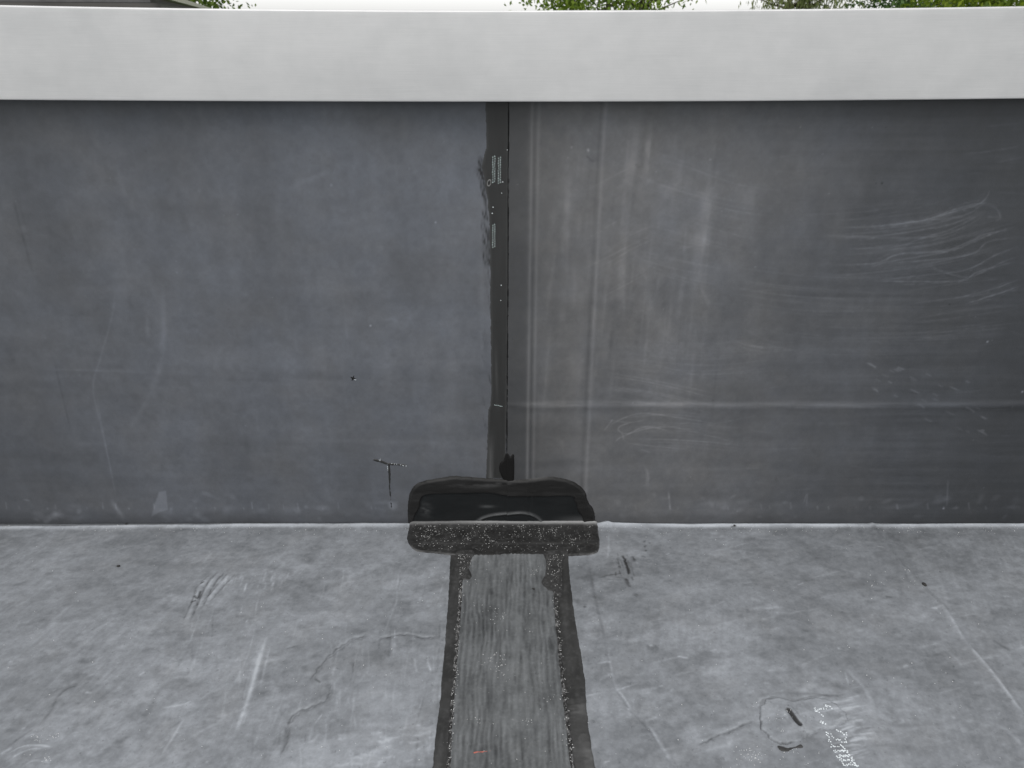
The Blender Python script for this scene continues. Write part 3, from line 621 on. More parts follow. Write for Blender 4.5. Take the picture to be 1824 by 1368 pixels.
# ------------------------------------------------------------------ thin films laid on the wall or roof (patches, primer, sealant)
def film(name, surf, poly, mat, parent, thick=.001, edge=.002, res=.001, curve=True, wob=0., hfun=None, chalk=None, dark=None, gloss=None, seed=1, metres=False, wcell=7):
    mp = on_wall if surf == 'wall' else on_floor
    P = np.asarray(poly, float) if metres else mp(poly)
    if curve: P = catmull(P, 6, True)
    u = np.arange(P[:, 0].min()-3*res, P[:, 0].max()+4*res, res); v_ = np.arange(P[:, 1].min()-3*res, P[:, 1].max()+4*res, res)
    U, V = np.meshgrid(u, v_); D = sdf(U, V, P)
    if wob: D = D+wob*2*fbm(U.shape, wcell, wcell, seed, 4, .6)
    if surf == 'wall': keepv = V > 0.0005
    else: keepv = V < WALL_Y-.0004
    t = np.clip(D/edge, -1, 1); h = np.where(D > 0, thick*np.sqrt(np.clip(1-(1-np.clip(t, 0, 1))**2, 0, 1)), np.maximum(D*.8, -.0012))
    if hfun is not None: h = h+np.where(D > 0, hfun(U, V, D), 0)
    vis = (D > -1.6*res) & keepv
    q = vis[:-1, :-1] & vis[1:, :-1] & vis[:-1, 1:] & vis[1:, 1:] & ((D[:-1, :-1] > 0) | (D[1:, :-1] > 0) | (D[:-1, 1:] > 0) | (D[1:, 1:] > 0))
    nu = len(u); a = (np.arange(len(v_)-1)[:, None]*nu+np.arange(nu-1)[None])[q]
    fc = np.stack([a, a+1, a+nu+1, a+nu], 1)
    used = np.unique(fc); remap = np.zeros(U.size, int); remap[used] = np.arange(len(used)); fc = remap[fc]
    if surf == 'wall': X = np.stack([U, WALL_Y-wall_off(U, V)-h, V], -1)
    else: X = np.stack([U, V, floor_z(U, V)+h], -1)
    at = {}
    for k_, fn in (('chalk', chalk), ('dark', dark), ('gloss', gloss)):
        A = fn(U, V, D) if fn is not None else np.zeros(U.shape)
        at[k_] = np.clip(A, 0, 1).ravel()[used]
    return mesh_obj(name, X.reshape(-1, 3)[used], fc, mat, parent, True, at)

# primer band beside the lap (part of the wall)
left_edge = [(865, 181), (866, 230), (866, 262), (862, 280), (858, 296), (863, 318), (868, 350), (871, 390), (873, 440), (873, 520), (874, 600), (875, 690), (874, 722), (870, 730), (868, 790), (866, 852)]
lapx = [(899, 852), (902.5, 760), (904.5, 600), (905.5, 400), (906.5, 181)]
def primer_chalk(U, V, D):
    px, py = wpx(U, V)
    a = .012+.03*fbm(U.shape, 4, 60, 5, 3)
    a = a+.17*np.exp(-((px-874)/4)**2)*smooth((py-760)/60)*(.4+1.4*np.clip(fbm(U.shape, 2.2, 40, 8, 3)+.3, 0, 1))
    a = a+.06*np.exp(-((px-884-(py-660)*.03)/2.4)**2)*np.exp(-((py-665)/40)**2)
    return a+.05*(1-smooth(D/.004))
o = film('primer_band', 'wall', left_edge+lapx, M_PRIMER, par,   .0003, .0015, .0011, False, .0013, chalk=primer_chalk, seed=4, wcell=5)
tag(o, 'dark brushed primer band beside the lap edge')
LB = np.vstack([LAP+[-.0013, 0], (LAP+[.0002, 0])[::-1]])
o = film('lap_shadow_line', 'wall', LB, M_SEAL, par, .0010, .0012, .0006, False, .0007, None, lambda U, V, D: .0*U, seed=140, metres=True, wcell=14); tag(o, 'thin black line standing in for shadow along the sheet edge')
# black strip along the lap is added as its shadow line; sealant drip at its foot
o = film('sealant_drip', 'wall', [(903, 806), (909, 812), (914, 808), (916, 818), (916, 850), (912, 856), (900, 858), (894, 850), (889, 836), (891, 824), (897, 818)], M_SEAL, par, .0016, .004, .0009, True, .0006, seed=3)
tag(o, 'thick black sealant drip at the foot of the lap')
# adhesive ring and white flecks
def dots(name, surf, pts, r, mat, parent, h=.0004, extra=None):
    mp = on_wall if surf == 'wall' else on_floor
    Q = mp(pts); vv = []; ff = []
    for (u, v_) in Q:
        k = len(vv); n = 7; rr = r*RNG.uniform(.8, 1.15)
        for lv, sc in ((0, 1.0), (1, .8)):
            for i in range(n):
                a = 2*math.pi*i/n; uu = u+rr*sc*math.cos(a); w_ = v_+rr*sc*math.sin(a)
                if surf == 'wall': y = WALL_Y-float(wall_off(np.array([uu]), np.array([w_]))[0])-(h if lv else h-.0004)-(extra or 0); vv.append((uu, y, w_))
                else: z = float(floor_z(np.array([uu]), np.array([w_]))[0])+(h if lv else h-.0004)+(extra or 0); vv.append((uu, w_, z))
        ff.append(tuple(range(k+n, k+2*n)))
        for i in range(n): ff.append((k+i, k+(i+1) % n, k+n+(i+1) % n, k+n+i))
    return mesh_obj(name, vv, ff, mat, parent, False)
pd = []
for x0, y0, n in ((879.5, 279.5, 11), (889.5, 281.5, 11), (879.5, 401, 10)):
    for i in range(n):
        yy = y0+i*(4.45 if n == 11 else 4.3); pd.append((x0-1.6+RNG.normal(0, .25)+(-.05*i*0), yy+.6)); pd.append((x0+1.8+RNG.normal(0, .25), yy-1.2))
o = dots('printed_dots', 'wall', pd, .00085, M_PALE, par, .0006); tag(o, 'rows of pale printed dots on the dark band')
o = dots('printed_dots', 'wall', [(881+i*2.2, 721.5+i*.35+RNG.normal(0, .4)) for i in range(7)], .00065, M_PALE, par, .0006); tag(o, 'short broken line of pale print low on the band')
o = dots('white_flecks', 'wall', [(903.6, 267), (895.5, 324), (893.5, 344), (876.8, 380), (892.8, 508), (892, 535), (878.3, 369)], .0007, M_WHITE, par, .0007)
o.data.materials[0] = M_WHITE
ring = []
tc_ = on_wall([(871.2, 325.8)])[0]
vv = []; ff = []; n = 20; m = 6
for i in range(n):
    a = 2*math.pi*i/n
    for j in range(m):
        b = 2*math.pi*j/m; rr = .0026+.0006*math.cos(b)
        lx, lz = rr*.85*math.cos(a), rr*1.5*math.sin(a); ca, sa = math.cos(.25), math.sin(.25)
        vv.append((tc_[0]+lx*ca-lz*sa*-1, WALL_Y-float(wall_off(tc_[:1], tc_[1:])[0])-.0004-.0005*math.sin(b), tc_[1]+lz*ca-lx*sa))
for i in range(n):
    for j in range(m): ff.append((i*m+j, ((i+1) % n)*m+j, ((i+1) % n)*m+(j+1) % m, i*m+(j+1) % m))
mesh_obj('glue_ring', vv, ff, plain('grey_glue', (.16, .16, .155), .5), par)

# ------------------------------------------------------------------ black T joint patch over the corner
TP = tag(empty('corner_patch', (0, WALL_Y, 0)), 'black rubber patch folded over the joint where wall meets roof', 'patch')
outer_w = [(727, 925), (727, 900), (730, 880), (738, 866), (755, 857), (785, 851), (812, 848), (869, 852), (916, 854), (960, 850), (990, 849), (1020, 857), (1040, 872), (1047, 892), (1056, 906), (1060, 926), (1058, 936), (1000, 936), (870, 936), (760, 936), (731, 936)]
INNER = catmull(on_wall([(748, 899), (751, 885), (764, 879), (810, 877), (869, 876), (902, 881), (960, 882), (1015, 881), (1024, 890), (1028, 903), (1030, 934), (900, 937), (748, 936)]), 6, True)
def seal_h(U, V, D): return .0012*smooth(D/.004)-.0046*smooth((sdf(U, V, INNER)+.0012)/.0034)+.0016*fbm(U.shape, 50, 16, 21, 2)+.0005*fbm(U.shape, 16, 9, 22, 3)
def seal_ch(U, V, D):
    px, py = wpx(U, V)
    a = .02+.03*np.clip(fbm(U.shape, 40, 6, 23, 4)*3, 0, 1)
    a += .22*np.exp(-((py-862-(px-850)*.02)/3)**2)*np.clip(1-np.abs(px-850)/60, 0, 1)*np.clip(.4+2*fbm(U.shape, 22, 4, 24, 4), 0, 1)
    a += .20*np.exp(-((py-859)/2)**2)*np.exp(-((px-895)/16)**2)*np.clip(.5+2.4*fbm(U.shape, 9, 3, 25, 3), 0, 1)
    a += .18*np.clip(1-np.abs(D)/.0016, 0, 1)*np.clip(2.6*fbm(U.shape, 30, 9, 26, 3), 0, 1)*(py < 870)
    return a
o = film('sealant_border', 'wall', outer_w, M_SEAL, TP, .0030, .0035, .001, True, .0009, seal_h, seal_ch, seed=31, wcell=9); tag(o, 'smeared black sealant border up the wall')
inner_w = [(748, 899), (751, 885), (764, 879), (810, 877), (869, 876), (902, 881), (960, 882), (1015, 881), (1024, 890), (1028, 903), (1030, 934), (900, 937), (748, 936)]
ARC = catmull(on_wall([(845, 931), (858, 922), (878, 916), (904, 913), (925, 911), (943, 913), (958, 920), (968, 931)]), 8)
def dpoly(U, V, P):
    best = np.full(U.shape, 1e9)
    for a, b in zip(P[:-1], P[1:]):
        d_ = b-a; t = np.clip(((U-a[0])*d_[0]+(V-a[1])*d_[1])/(d_@d_), 0, 1)
        best = np.minimum(best, (U-a[0]-t*d_[0])**2+(V-a[1]-t*d_[1])**2)
    return np.sqrt(best)
def flap_h(U, V, D):
    da = dpoly(U, V, ARC)
    top = np.interp(U, ARC[:, 0], ARC[:, 1], left=-1, right=-1)
    return .0006+.0026*np.exp(-(da/.0022)**2)+.0008*smooth((top-V)/.01)*(top > 0)+.0006*fbm(U.shape, 30, 20, 27, 3)
def flap_ch(U, V, D):
    px, py = wpx(U, V); da = dpoly(U, V, ARC)
    a = .012+.02*np.clip(fbm(U.shape, 26, 10, 28, 4)+.1, 0, 1)
    a += .26*np.exp(-(da/.0016)**2)*np.clip(.8+fbm(U.shape, 12, 12, 29, 2), 0, 1)
    a += .75*smooth((py-926)/6)*np.interp(px, [740, 850, 900, 1040], [.45, .7, 1, .9])*(1+fbm(U.shape, 30, 3, 30, 3))  # crease highlight painted pale along the flap's foot
    a += .13*np.exp(-(((px-758)/9)**2+((py-908)/12)**2))*np.clip(.5+2*fbm(U.shape, 8, 4, 33, 3), 0, 1)
    a += .14*np.exp(-(((px-868)/12)**2+((py-901)/2.4)**2))
    a += .12*smooth((px-975)/60)*smooth((py-912)/14)
    return a
o = film('wall_flap', 'wall', [(742, 899), (745, 880), (764, 873), (810, 871), (869, 870), (902, 875), (960, 876), (1019, 875), (1029, 888), (1034, 903), (1036, 934), (900, 937), (743, 936)], M_PATCH, TP, .0012, .002, .001, True, .0006, flap_h, flap_ch, gloss=lambda U, V, D: 0.2+0*U, seed=35); tag(o, 'smooth blue black upper half of the patch with an arched blister')
outer_f = [(900, 927), (780, 927), (745, 927), (733, 930), (728, 945), (726, 962), (740, 981), (774, 986), (812, 991), (870, 993), (916, 991), (975, 992), (1012, 992), (1048, 989), (1066, 981), (1066, 950), (1061, 931), (1050, 927), (1010, 927)]
def fpx(U, V):
    zc = V*ct+CAM_H*st; return PW/2+FPX*U/zc, PH/2-FPX*(V*st-CAM_H*ct)/zc
def crease_light(U, V):  # painted highlight of the crease, carried over the patch
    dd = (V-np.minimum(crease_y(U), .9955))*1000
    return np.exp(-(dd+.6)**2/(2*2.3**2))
def fl_ch(U, V, D):
    px, py = fpx(U, V)
    a = .04+.08*fbm(U.shape, 18, 12, 36, 5)+.10*np.clip(fbm(U.shape, 3, 3, 37, 2)*2-.1, 0, 1)
    a += .04*smooth((955-py)/20)
    return a+.62*crease_light(U, V)*np.interp(px, [735, 800, 860, 1060], [.5, .55, 1, 1])*(1+.7*fbm(U.shape, 40, 3, 38, 3))+.35*np.clip(1-np.abs(D)/.0014, 0, 1)*np.clip(.3+2.2*fbm(U.shape, 18, 8, 39, 3), 0, 1)
def fl_h(U, V, D):
    px, py = fpx(U, V); return .0012*smooth((974-py)/4)*smooth(D/.006)+.0008*fbm(U.shape, 10, 10, 40, 4)
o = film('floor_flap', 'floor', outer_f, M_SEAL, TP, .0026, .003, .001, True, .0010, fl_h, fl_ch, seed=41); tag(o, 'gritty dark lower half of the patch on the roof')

# ------------------------------------------------------------------ cover strip running away from the wall
CS = tag(empty('cover_strip', (0, 0.6, 0)), 'ribbed dark grey cover strip sealed over the roof seam, running to the patch', 'seam strip')
def edge_x(pts, ext=-1.6):
    p = on_floor(pts); a, b = p[-2], p[-1]; t = (ext-b[1])/(a[1]-b[1]); 
    return np.vstack([p, [b[0]+(b[0]-a[0])*0.0, ext]])
LO = on_floor([(803, 986), (800, 1040), (795, 1120), (790, 1180), (784, 1250), (777, 1310), (771, 1368), (766, 1410), (744, 1590)])
LI = on_floor([(822, 986), (822, 1040), (817, 1110), (812, 1180), (807, 1240), (803, 1300), (800, 1368), (797, 1410), (782, 1590)])
RI = on_floor([(986, 986), (988, 1050), (992, 1110), (998, 1180), (1004, 1240), (1012, 1310), (1019, 1368), (1024, 1410), (1046, 1590)])
RO = on_floor([(1012, 986), (1016, 1040), (1023, 1100), (1034, 1160), (1041, 1210), (1046, 1280), (1054, 1340), (1061, 1368), (1070, 1410), (1106, 1590)])
def st_ch(U, V, D):
    n = fbm(U.shape, 5, 46, 61, 4)+.6*fbm(U.shape, 2.6, 30, 62, 2)
    px, py = fpx(U, V)
    a = .20+.20*n*np.interp(py, [990, 1060, 1100, 1200, 1368], [1.1, .8, .55, .9, 1.0])+.16*fbm(U.shape, 40, 40, 63, 5)
    a += .09*np.clip(fbm(U.shape, 2.5, 2.5, 64, 2)*2, 0, 1)+.15*np.exp(-((px-918)/7)**2)*smooth((py-1230)/50)*np.clip(.4+2*fbm(U.shape, 6, 12, 65, 3), 0, 1)
    a += .05*smooth((1040-py)/40)+.042*ribs(U, V)-.012+.16*fbm(U.shape, 3, 14, 164, 3)+.10*fbm(U.shape, 22, 14, 165, 4)
    return a
_ribs = {}
def ribs(U, V):
    w = fbm(U.shape, 14, 40, 161, 3)*1.6+fbm(U.shape, 60, 90, 162, 2)*1.5
    am = np.clip(.5+2.5*fbm(U.shape, 26, 46, 163, 3), 0, 1.2)
    return np.sin(2*np.pi*(U/.0062+w))*am
def st_h(U, V, D): return .00028*ribs(U, V)+ .0011*fbm(U.shape, 5, 46, 61, 3)+.0008*fbm(U.shape, 20, 60, 66, 3)
P = np.vstack([LI, RI[::-1]]); 
o = film('strip', 'floor', P, M_STRIP, CS, .0020, .002, .0012, False, .0007, st_h, st_ch, seed=71, metres=True, wcell=12)
def bd_ch(U, V, D):
    px, py = fpx(U, V)
    a = .025+.10*fbm(U.shape, 7, 40, 81, 4)+.09*fbm(U.shape, 30, 30, 82, 4)+.05*np.clip(fbm(U.shape, 3, 3, 84, 3)*3, 0, 1)
    a += .22*np.exp(-(((px-1046)/18)**2+((py-1350)/35)**2))*np.clip(.5+1.5*fbm(U.shape, 14, 8, 83, 3), 0, 1)
    a += .18*np.exp(-(((px-1020)/22)**2+((py-1268)/16)**2))*np.clip(.5+2*fbm(U.shape, 12, 4, 84, 3), 0, 1)
    return a
for A, B, lab, sd_ in ((LO, LI, 'left primer band along the strip', 85), (RI, RO, 'wider right primer band along the strip', 86)):
    ctr_ = .003
    P = np.vstack([A-([.0, 0] if A is LO else [.002, 0]), (B+([.002, 0] if A is LO else [0, 0]))[::-1]])
    o = film('primer_band', 'floor', P, M_PRIMER, CS, .0006, .0022, .00115, False, .0012, None, bd_ch, seed=sd_, metres=True, wcell=9); tag(o, lab)
def bead_ch(U, V, D): return .05+.55*np.clip(fbm(U.shape, 3, 5, 91, 3)*2.2+.05, 0, 1)
for E, lab in ((LI, 'left sealant bead with trapped grit'), (RI, 'right sealant bead with trapped grit')):
    P = np.vstack([E-[.0026, 0], (E+[.0026, 0])[::-1]])
    film('sealant_bead', 'floor', P, M_SEAL, CS, .0026, .0026, .0009, False, .0012, lambda U, V, D: .0012*fbm(U.shape, 6, 6, 92, 3), bead_ch, seed=93, metres=True)
def dr_ch(U, V, D): return .07+.12*np.clip(fbm(U.shape, 3, 3, 94, 2)*2, 0, 1)+.07*fbm(U.shape, 12, 12, 95, 4)
for q in ([(812, 984), (846, 984), (838, 1006), (837, 1018), (841, 1028), (836, 1036), (826, 1036), (815, 1032), (810, 1014), (813, 1000)],
          [(968, 984), (1014, 984), (1004, 1000), (1001, 1020), (1003, 1040), (1004, 1056), (998, 1066), (986, 1060), (974, 1054), (966, 1046), (964, 1038), (970, 1026), (972, 1006)]):
    o = film('sealant_drip', 'floor', q, M_SEAL, CS, .0030, .004, .0009, True, .0010, lambda U, V, D: .0009*fbm(U.shape, 9, 9, 96, 4), dr_ch, seed=97)
# red chalk dash on the strip
o = film('chalk_dash', 'floor', [(845, 1343), (862, 1341), (882, 1339.5), (883, 1341.5), (868, 1343.5), (846, 1346)], M_RED, CS, .0032, .003, .0008, True, .0012, seed=99); tag(o, 'short faded red chalk dash')

# ------------------------------------------------------------------ T shaped crack of dried sealant on the left sheet
TS = tag(empty('sealant_mark', tuple([*(on_wall([(694, 860)])[0][[0]]), WALL_Y, 0.05])), 'T shaped black mark with white crumbs on left sheet beside the patch', 'sealant mark')
film('crossbar', 'wall', [(663, 819), (668, 817.5), (680, 820), (692, 825), (706, 826), (724, 828), (723, 830), (706, 828.5), (692, 828), (680, 824), (672, 822), (666, 820)], M_PRIMER, TS, .0008, .0012, .0006, False, .0016, seed=101, wcell=5)
film('stem', 'wall', [(691, 827), (695, 827), (695.5, 845), (695, 870), (698, 904), (696.5, 904), (693.3, 870), (692.2, 845)], M_PRIMER, TS, .0005, .001, .0006, False, .0011, seed=103, wcell=5)
dots('white_crumbs', 'wall', [(675.5, 818.5), (677.5, 817.5), (677, 820), (698, 825), (703, 826), (706.5, 826.3), (714, 827.5), (717, 828.3), (719, 829), (723.5, 829.5), (690.5, 831), (690.8, 833.5), (691, 836.5)], .0006, M_WHITE, TS, .0012)
# small dark nick further up
def lump(name, p, r, mat, label, cat, group=None, flat=.5, seed=0):
    r_ = np.random.default_rng(seed); n1, n2 = 8, 5; vv = [(0, 0, -r*flat)]; ff = []
    ax = r_.uniform(.7, 1.3, 2)
    for i in range(1, n2):
        th = math.pi*i/n2
        for j in range(n1):
            a = 2*math.pi*j/n1; k = r*r_.uniform(.7, 1.2)*math.sin(th)
            vv.append((k*ax[0]*math.cos(a), k*ax[1]*math.sin(a), -r*flat*math.cos(th)))
    vv.append((0, 0, r*flat)); L_ = len(vv)-1
    for j in range(n1): ff.append((0, 1+(j+1) % n1, 1+j)); ff.append((L_, 1+(n2-2)*n1+j, 1+(n2-2)*n1+(j+1) % n1))
    for i in range(n2-2):
        for j in range(n1): ff.append((1+i*n1+j, 1+i*n1+(j+1) % n1, 1+(i+1)*n1+(j+1) % n1, 1+(i+1)*n1+j))
    me = bpy.data.meshes.new(name); me.from_pydata(vv, [], ff); me.materials.append(mat)
    me.polygons.foreach_set('use_smooth', np.ones(len(ff), bool))
    o = bpy.data.objects.new(name, me); COL.objects.link(o); o.location = p
    return tag(o, label, cat, group)
def floor_pt(px, dz=0):
    u, v_ = on_floor([px])[0]; return (u, v_, float(floor_z(np.array([u]), np.array([v_]))[0])+dz)
def wall_pt(px, dy=0):
    u, v_ = on_wall([px])[0]; return (u, WALL_Y-float(wall_off(np.array([u]), np.array([v_]))[0])-dy, v_)
NK = tag(empty('dirt_splat', wall_pt((628, 674))), 'small black splat with a white crumb, alone on left sheet', 'dirt splat')
film('splat', 'wall', [(624, 671), (628, 672), (631, 668), (630, 673), (634, 675), (629, 676), (626, 679), (627, 675)], M_SEAL, NK, .0008, .001, .0006, False, .0004, seed=104, wcell=4)
dots('crumb', 'wall', [(631.5, 675.8), (633.6, 676.2)], .0006, M_WHITE, NK, .001)

# ------------------------------------------------------------------ round glued patch with printed dots, lower right of the roof
RP = tag(empty('repair_patch', floor_pt((1420, 1280))), 'lobed grey glued patch with a black slot, lower right of the roof', 'repair patch')
rp_poly = [(1382, 1243), (1366, 1247), (1355, 1258), (1352, 1274), (1356, 1300), (1371, 1315), (1390, 1326), (1415, 1324), (1434, 1316), (1446, 1306), (1465, 1298), (1486, 1298), (1509, 1284), (1504, 1270), (1491, 1256), (1475, 1249), (1452, 1243), (1428, 1247), (1413, 1252), (1396, 1246)]
SLOT = catmull(on_floor([(1404, 1267), (1411, 1276), (1418, 1286), (1424, 1292)]), 5)
def rp_ch(U, V, D):
    px, py = fpx(U, V)
    a = F.sample('chalk', U, V)*1.04+.05+.10*fbm(U.shape, 30, 22, 111, 5)+.10*fbm(U.shape, 5, 5, 112, 3)-.10*smooth((px-1455)/30)*(py < 1285)
    a += .25*np.exp(-(((px-1398)/9)**2+((py-1282)/7)**2))*np.clip(.5+2*fbm(U.shape, 5, 5, 113, 2), 0, 1)
    return a-.15*np.clip(1-D/.002, 0, 1)*np.clip(.5+2*fbm(U.shape, 20, 20, 118, 3), 0, 1.5)
def rp_dk(U, V, D): return .97*smooth((.0036-dpoly(U, V, SLOT))/.0014)+.60*np.clip(1-np.abs(D)/.0015, 0, 1)*np.clip(.35+4.5*fbm(U.shape, 14, 14, 119, 4), 0, 1)
def rp_h(U, V, D): return -.0011*smooth((.0030-dpoly(U, V, SLOT))/.002)+.0006*np.exp(-((dpoly(U, V, SLOT)-.005)/.002)**2)+.0006*fbm(U.shape, 16, 16, 114, 3)
film('patch_face', 'floor', rp_poly, M_ROOF, RP, .0026, .0030, .0009, False, .0034, rp_h, rp_ch, rp_dk, seed=115, wcell=9)
o = film('sealant_smear', 'floor', [(1386, 1328), (1394, 1329), (1404, 1332), (1416, 1329), (1426, 1325), (1430, 1330), (1424, 1332), (1412, 1333), (1404, 1337), (1392, 1337), (1387, 1333)], M_SEAL, RP, .0009, .002, .0007, True, .0008, None, lambda U, V, D: .10+.1*fbm(U.shape, 8, 8, 117, 3), seed=116)
dl = []
def dline(a, b, n, j=1.0):
    for t in np.linspace(0, 1, n): dl.append((a[0]+(b[0]-a[0])*t+RNG.normal(0, j), a[1]+(b[1]-a[1])*t+RNG.normal(0, j)))
dline((1450, 1263), (1452, 1270), 4); dline((1452, 1269), (1468, 1264), 8); dline((1468, 1260), (1481, 1264), 6); dline((1470, 1259), (1472, 1266), 4); dline((1456, 1272), (1464, 1277), 4)
dline((1461, 1288), (1470, 1291), 5); dline((1462, 1290), (1469, 1293), 3)
dline((1471, 1303), (1484, 1311), 6); dline((1472, 1304), (1480, 1325), 8); dline((1491, 1300), (1506, 1308), 7); dline((1506, 1306), (1507, 1322), 6); dline((1489, 1315), (1503, 1321), 6); dline((1480, 1328), (1494, 1329), 6); dline((1497, 1326), (1504, 1333), 5)
for (x0, x1, y) in ((1486, 1509, 1337), (1490, 1512, 1346), (1494, 1516, 1353), (1500, 1522, 1362)):
    dline((x0, y-1.5), (x1, y+1.5), 8); dline((x0+3, y+1.5), (x1, y-1.5), 7)
dline((1503, 1330), (1526, 1366), 12); dline((1516, 1350), (1528, 1366), 7)
o = dots('printed_dots', 'floor', dl, .00075, M_WHITE, RP, .0005, .0025)
o.data.vertices.foreach_get  # dots outside the patch sit on the membrane itself
me = o.data; co = np.zeros(len(me.vertices)*3, np.float32); me.vertices.foreach_get('co', co); co = co.reshape(-1, 3)
wp = co+parent_world(RP).astype(np.float32); Dd = sdf(wp[:, 0].astype(float), wp[:, 1].astype(float), catmull(on_floor(rp_poly), 6, True))
co[Dd < .0015, 2] -= .0025; me.vertices.foreach_set('co', co.ravel()); me.update()
tag(o, 'scattered letters of white printed dots')

# ------------------------------------------------------------------ crumbs of dirt lying about
for i, (px, r_, lab) in enumerate((((211, 1009), .0026, 'dark crumb lying alone on the left of the roof'), ((1646, 1042), .0034, 'largest dark crumb, by the pale scratches on the far right'),
                                   ((225, 934), .0020, 'tiny black crumb in the crease on the left'), ((1308, 938), .0022, 'tiny dark crumb in the crease right of the patch'),
                                   ((950, 1053), .0015, 'tiny dark crumb on the grey cover strip'))):
    lump('dirt_crumb', floor_pt(px, .0008 if i < 4 else .003), r_, M_CRUMB, lab, 'crumb', 'dirt crumbs on the roof', .5, i)
# bright grit: far too many grains to count
def grit(name, pts3, r0, r1, label, kind='stuff'):
    P = np.asarray(pts3); n = len(P); r = RNG.uniform(r0, r1, n)
    base = np.array([(1, 0, 0), (-1, 0, 0), (0, 1, 0), (0, -1, 0), (0, 0, 1), (0, 0, -1)], float)
    fcs = np.array([(0, 2, 4), (2, 1, 4), (1, 3, 4), (3, 0, 4), (2, 0, 5), (1, 2, 5), (3, 1, 5), (0, 3, 5)])
    V_ = (P[:, None]+base[None]*r[:, None, None]*RNG.uniform(.6, 1.3, (n, 6, 1))).reshape(-1, 3)
    F_ = (fcs[None]+np.arange(n)[:, None, None]*6).reshape(-1, 3)
    o = mesh_obj(name, V_, F_, M_GRIT, None, False); tag(o, label, None, None, kind); return o
pts = []; lift = []
def scatter(n, fn, up):
    for _ in range(n): pts.append(fn()); lift.append(up)
def in_poly(px, n, up, clump=True):
    P = np.array(px, float); k = 0; ctrs = [(RNG.uniform(P[:, 0].min(), P[:, 0].max()), RNG.uniform(P[:, 1].min(), P[:, 1].max())) for _ in range(max(n//7, 1))]
    while k < n:
        if clump and RNG.random() < .65: c_ = ctrs[RNG.integers(len(ctrs))]; q = (c_[0]+RNG.normal(0, 6), c_[1]+RNG.normal(0, 4))
        else: q = (RNG.uniform(P[:, 0].min(), P[:, 0].max()), RNG.uniform(P[:, 1].min(), P[:, 1].max()))
        if sdf(np.array([q[0]]), np.array([q[1]]), P)[0] > 1: pts.append(q); lift.append(up); k += 1
in_poly([(735, 940), (728, 962), (742, 980), (812, 988), (1012, 988), (1062, 980), (1064, 942)], 300, .0034); in_poly([(738, 937), (732, 960), (745, 974), (1055, 974), (1060, 940)], 420, .0047)
in_poly([(814, 990), (840, 990), (836, 1032), (818, 1032)], 60, .0034); in_poly([(972, 990), (1006, 990), (1000, 1054), (974, 1046)], 80, .0034)
for x0, y0, x1, y1, n in ((822, 1040, 800, 1368, 170), (988, 1060, 1019, 1368, 130)):
    for _ in range(n): t = RNG.random(); pts.append((x0+(x1-x0)*t+RNG.normal(0, 2.6), y0+(y1-y0)*t)); lift.append(.0030)
in_poly([(830, 1000), (980, 1000), (1010, 1366), (806, 1366)], 150, .0024)
scatter(260, lambda: (RNG.uniform(0, 1824), 938+abs(RNG.normal(0, 7))), .0003)
scatter(260, lambda: (RNG.uniform(0, 1824), RNG.uniform(950, 1368)), .0002)
in_poly([(1365, 1250), (1440, 1250), (1440, 1310), (1365, 1305)], 26, .0026); in_poly([(1290, 1325), (1380, 1325), (1480, 1340), (1470, 1366), (1300, 1366)], 60, .0002)
in_poly([(1540, 1015), (1640, 1015), (1650, 1050), (1540, 1050)], 22, .0002); in_poly([(60, 1300), (110, 1305), (90, 1366), (30, 1366)], 40, .0002)
P2 = on_floor(pts); zz = floor_z(P2[:, 0], P2[:, 1])+np.array(lift)
grit('grit', np.stack([P2[:, 0], P2[:, 1], zz], 1), .00022, .00062, 'fine bright grit scattered on roof, patch and cover strip')

# ------------------------------------------------------------------ aluminium edge trim capping the parapet
TRIM_Y = WALL_Y-.030
zb = on_wall([(905, 181.5)], TRIM_Y)[0][1]; zt = on_wall([(905, 18.5)], TRIM_Y)[0][1]
prof = []                                  # (y, z, weight of bottom 0 / top 1)
rad = .0022
prof += [(TRIM_Y+.012, zb+.0008, 0), (TRIM_Y+.012, zb, 0)]
for k in range(6): a = math.pi/2*k/5; prof.append((TRIM_Y+.0012-.0012*math.sin(a), zb+.0012-.0012*math.cos(a), 0))
for t in np.linspace(.03, .94, 16): prof.append((TRIM_Y-.0006*math.sin(t*math.pi), zb+(zt-zb)*t, t))
for k in range(9): a = math.pi/2*k/8; prof.append((TRIM_Y+rad-rad*math.cos(a), zt-rad+rad*math.sin(a), 1))
prof += [(TRIM_Y+.03, zt-.0004, 1), (TRIM_Y+.07, zt-.0016, 1), (TRIM_Y+.10, zt-.003, 1), (TRIM_Y+.102, zt-.005, 1), (TRIM_Y+.102, zt-.06, 1)]
prof = np.array(prof)
xs = lines([(-6, -1, .25), (-1, 1, .02), (1, 6, .25)])
bow = np.minimum((np.abs(xs)/.62)**2, 2.2)
bowL = np.where(xs < 0, .0062, .0048); bowB = np.where(xs < 0, .0023, .0038)
lean = .0012*np.array([math.sin(x*2.1+1) for x in xs])
X = np.repeat(xs[None], len(prof), 0); Y = prof[:, 0][:, None]+lean[None]*(.3+.7*prof[:, 2][:, None]); Z = prof[:, 1][:, None]+bow[None]*(bowB[None]*(1-prof[:, 2][:, None])+bowL[None]*prof[:, 2][:, None])
m, nt, lk, b = mat_new('brushed_aluminium')
tc = nt.new('ShaderNodeTexCoord').outputs['Object']
br = noise_n(nt, lk, tc, 60, 4, .65, (.35, 1, 22)); mo = noise_n(nt, lk, tc, 7, 5, .6, (1, 1, 1.5)); cl = noise_n(nt, lk, tc, 30, 4, .6)
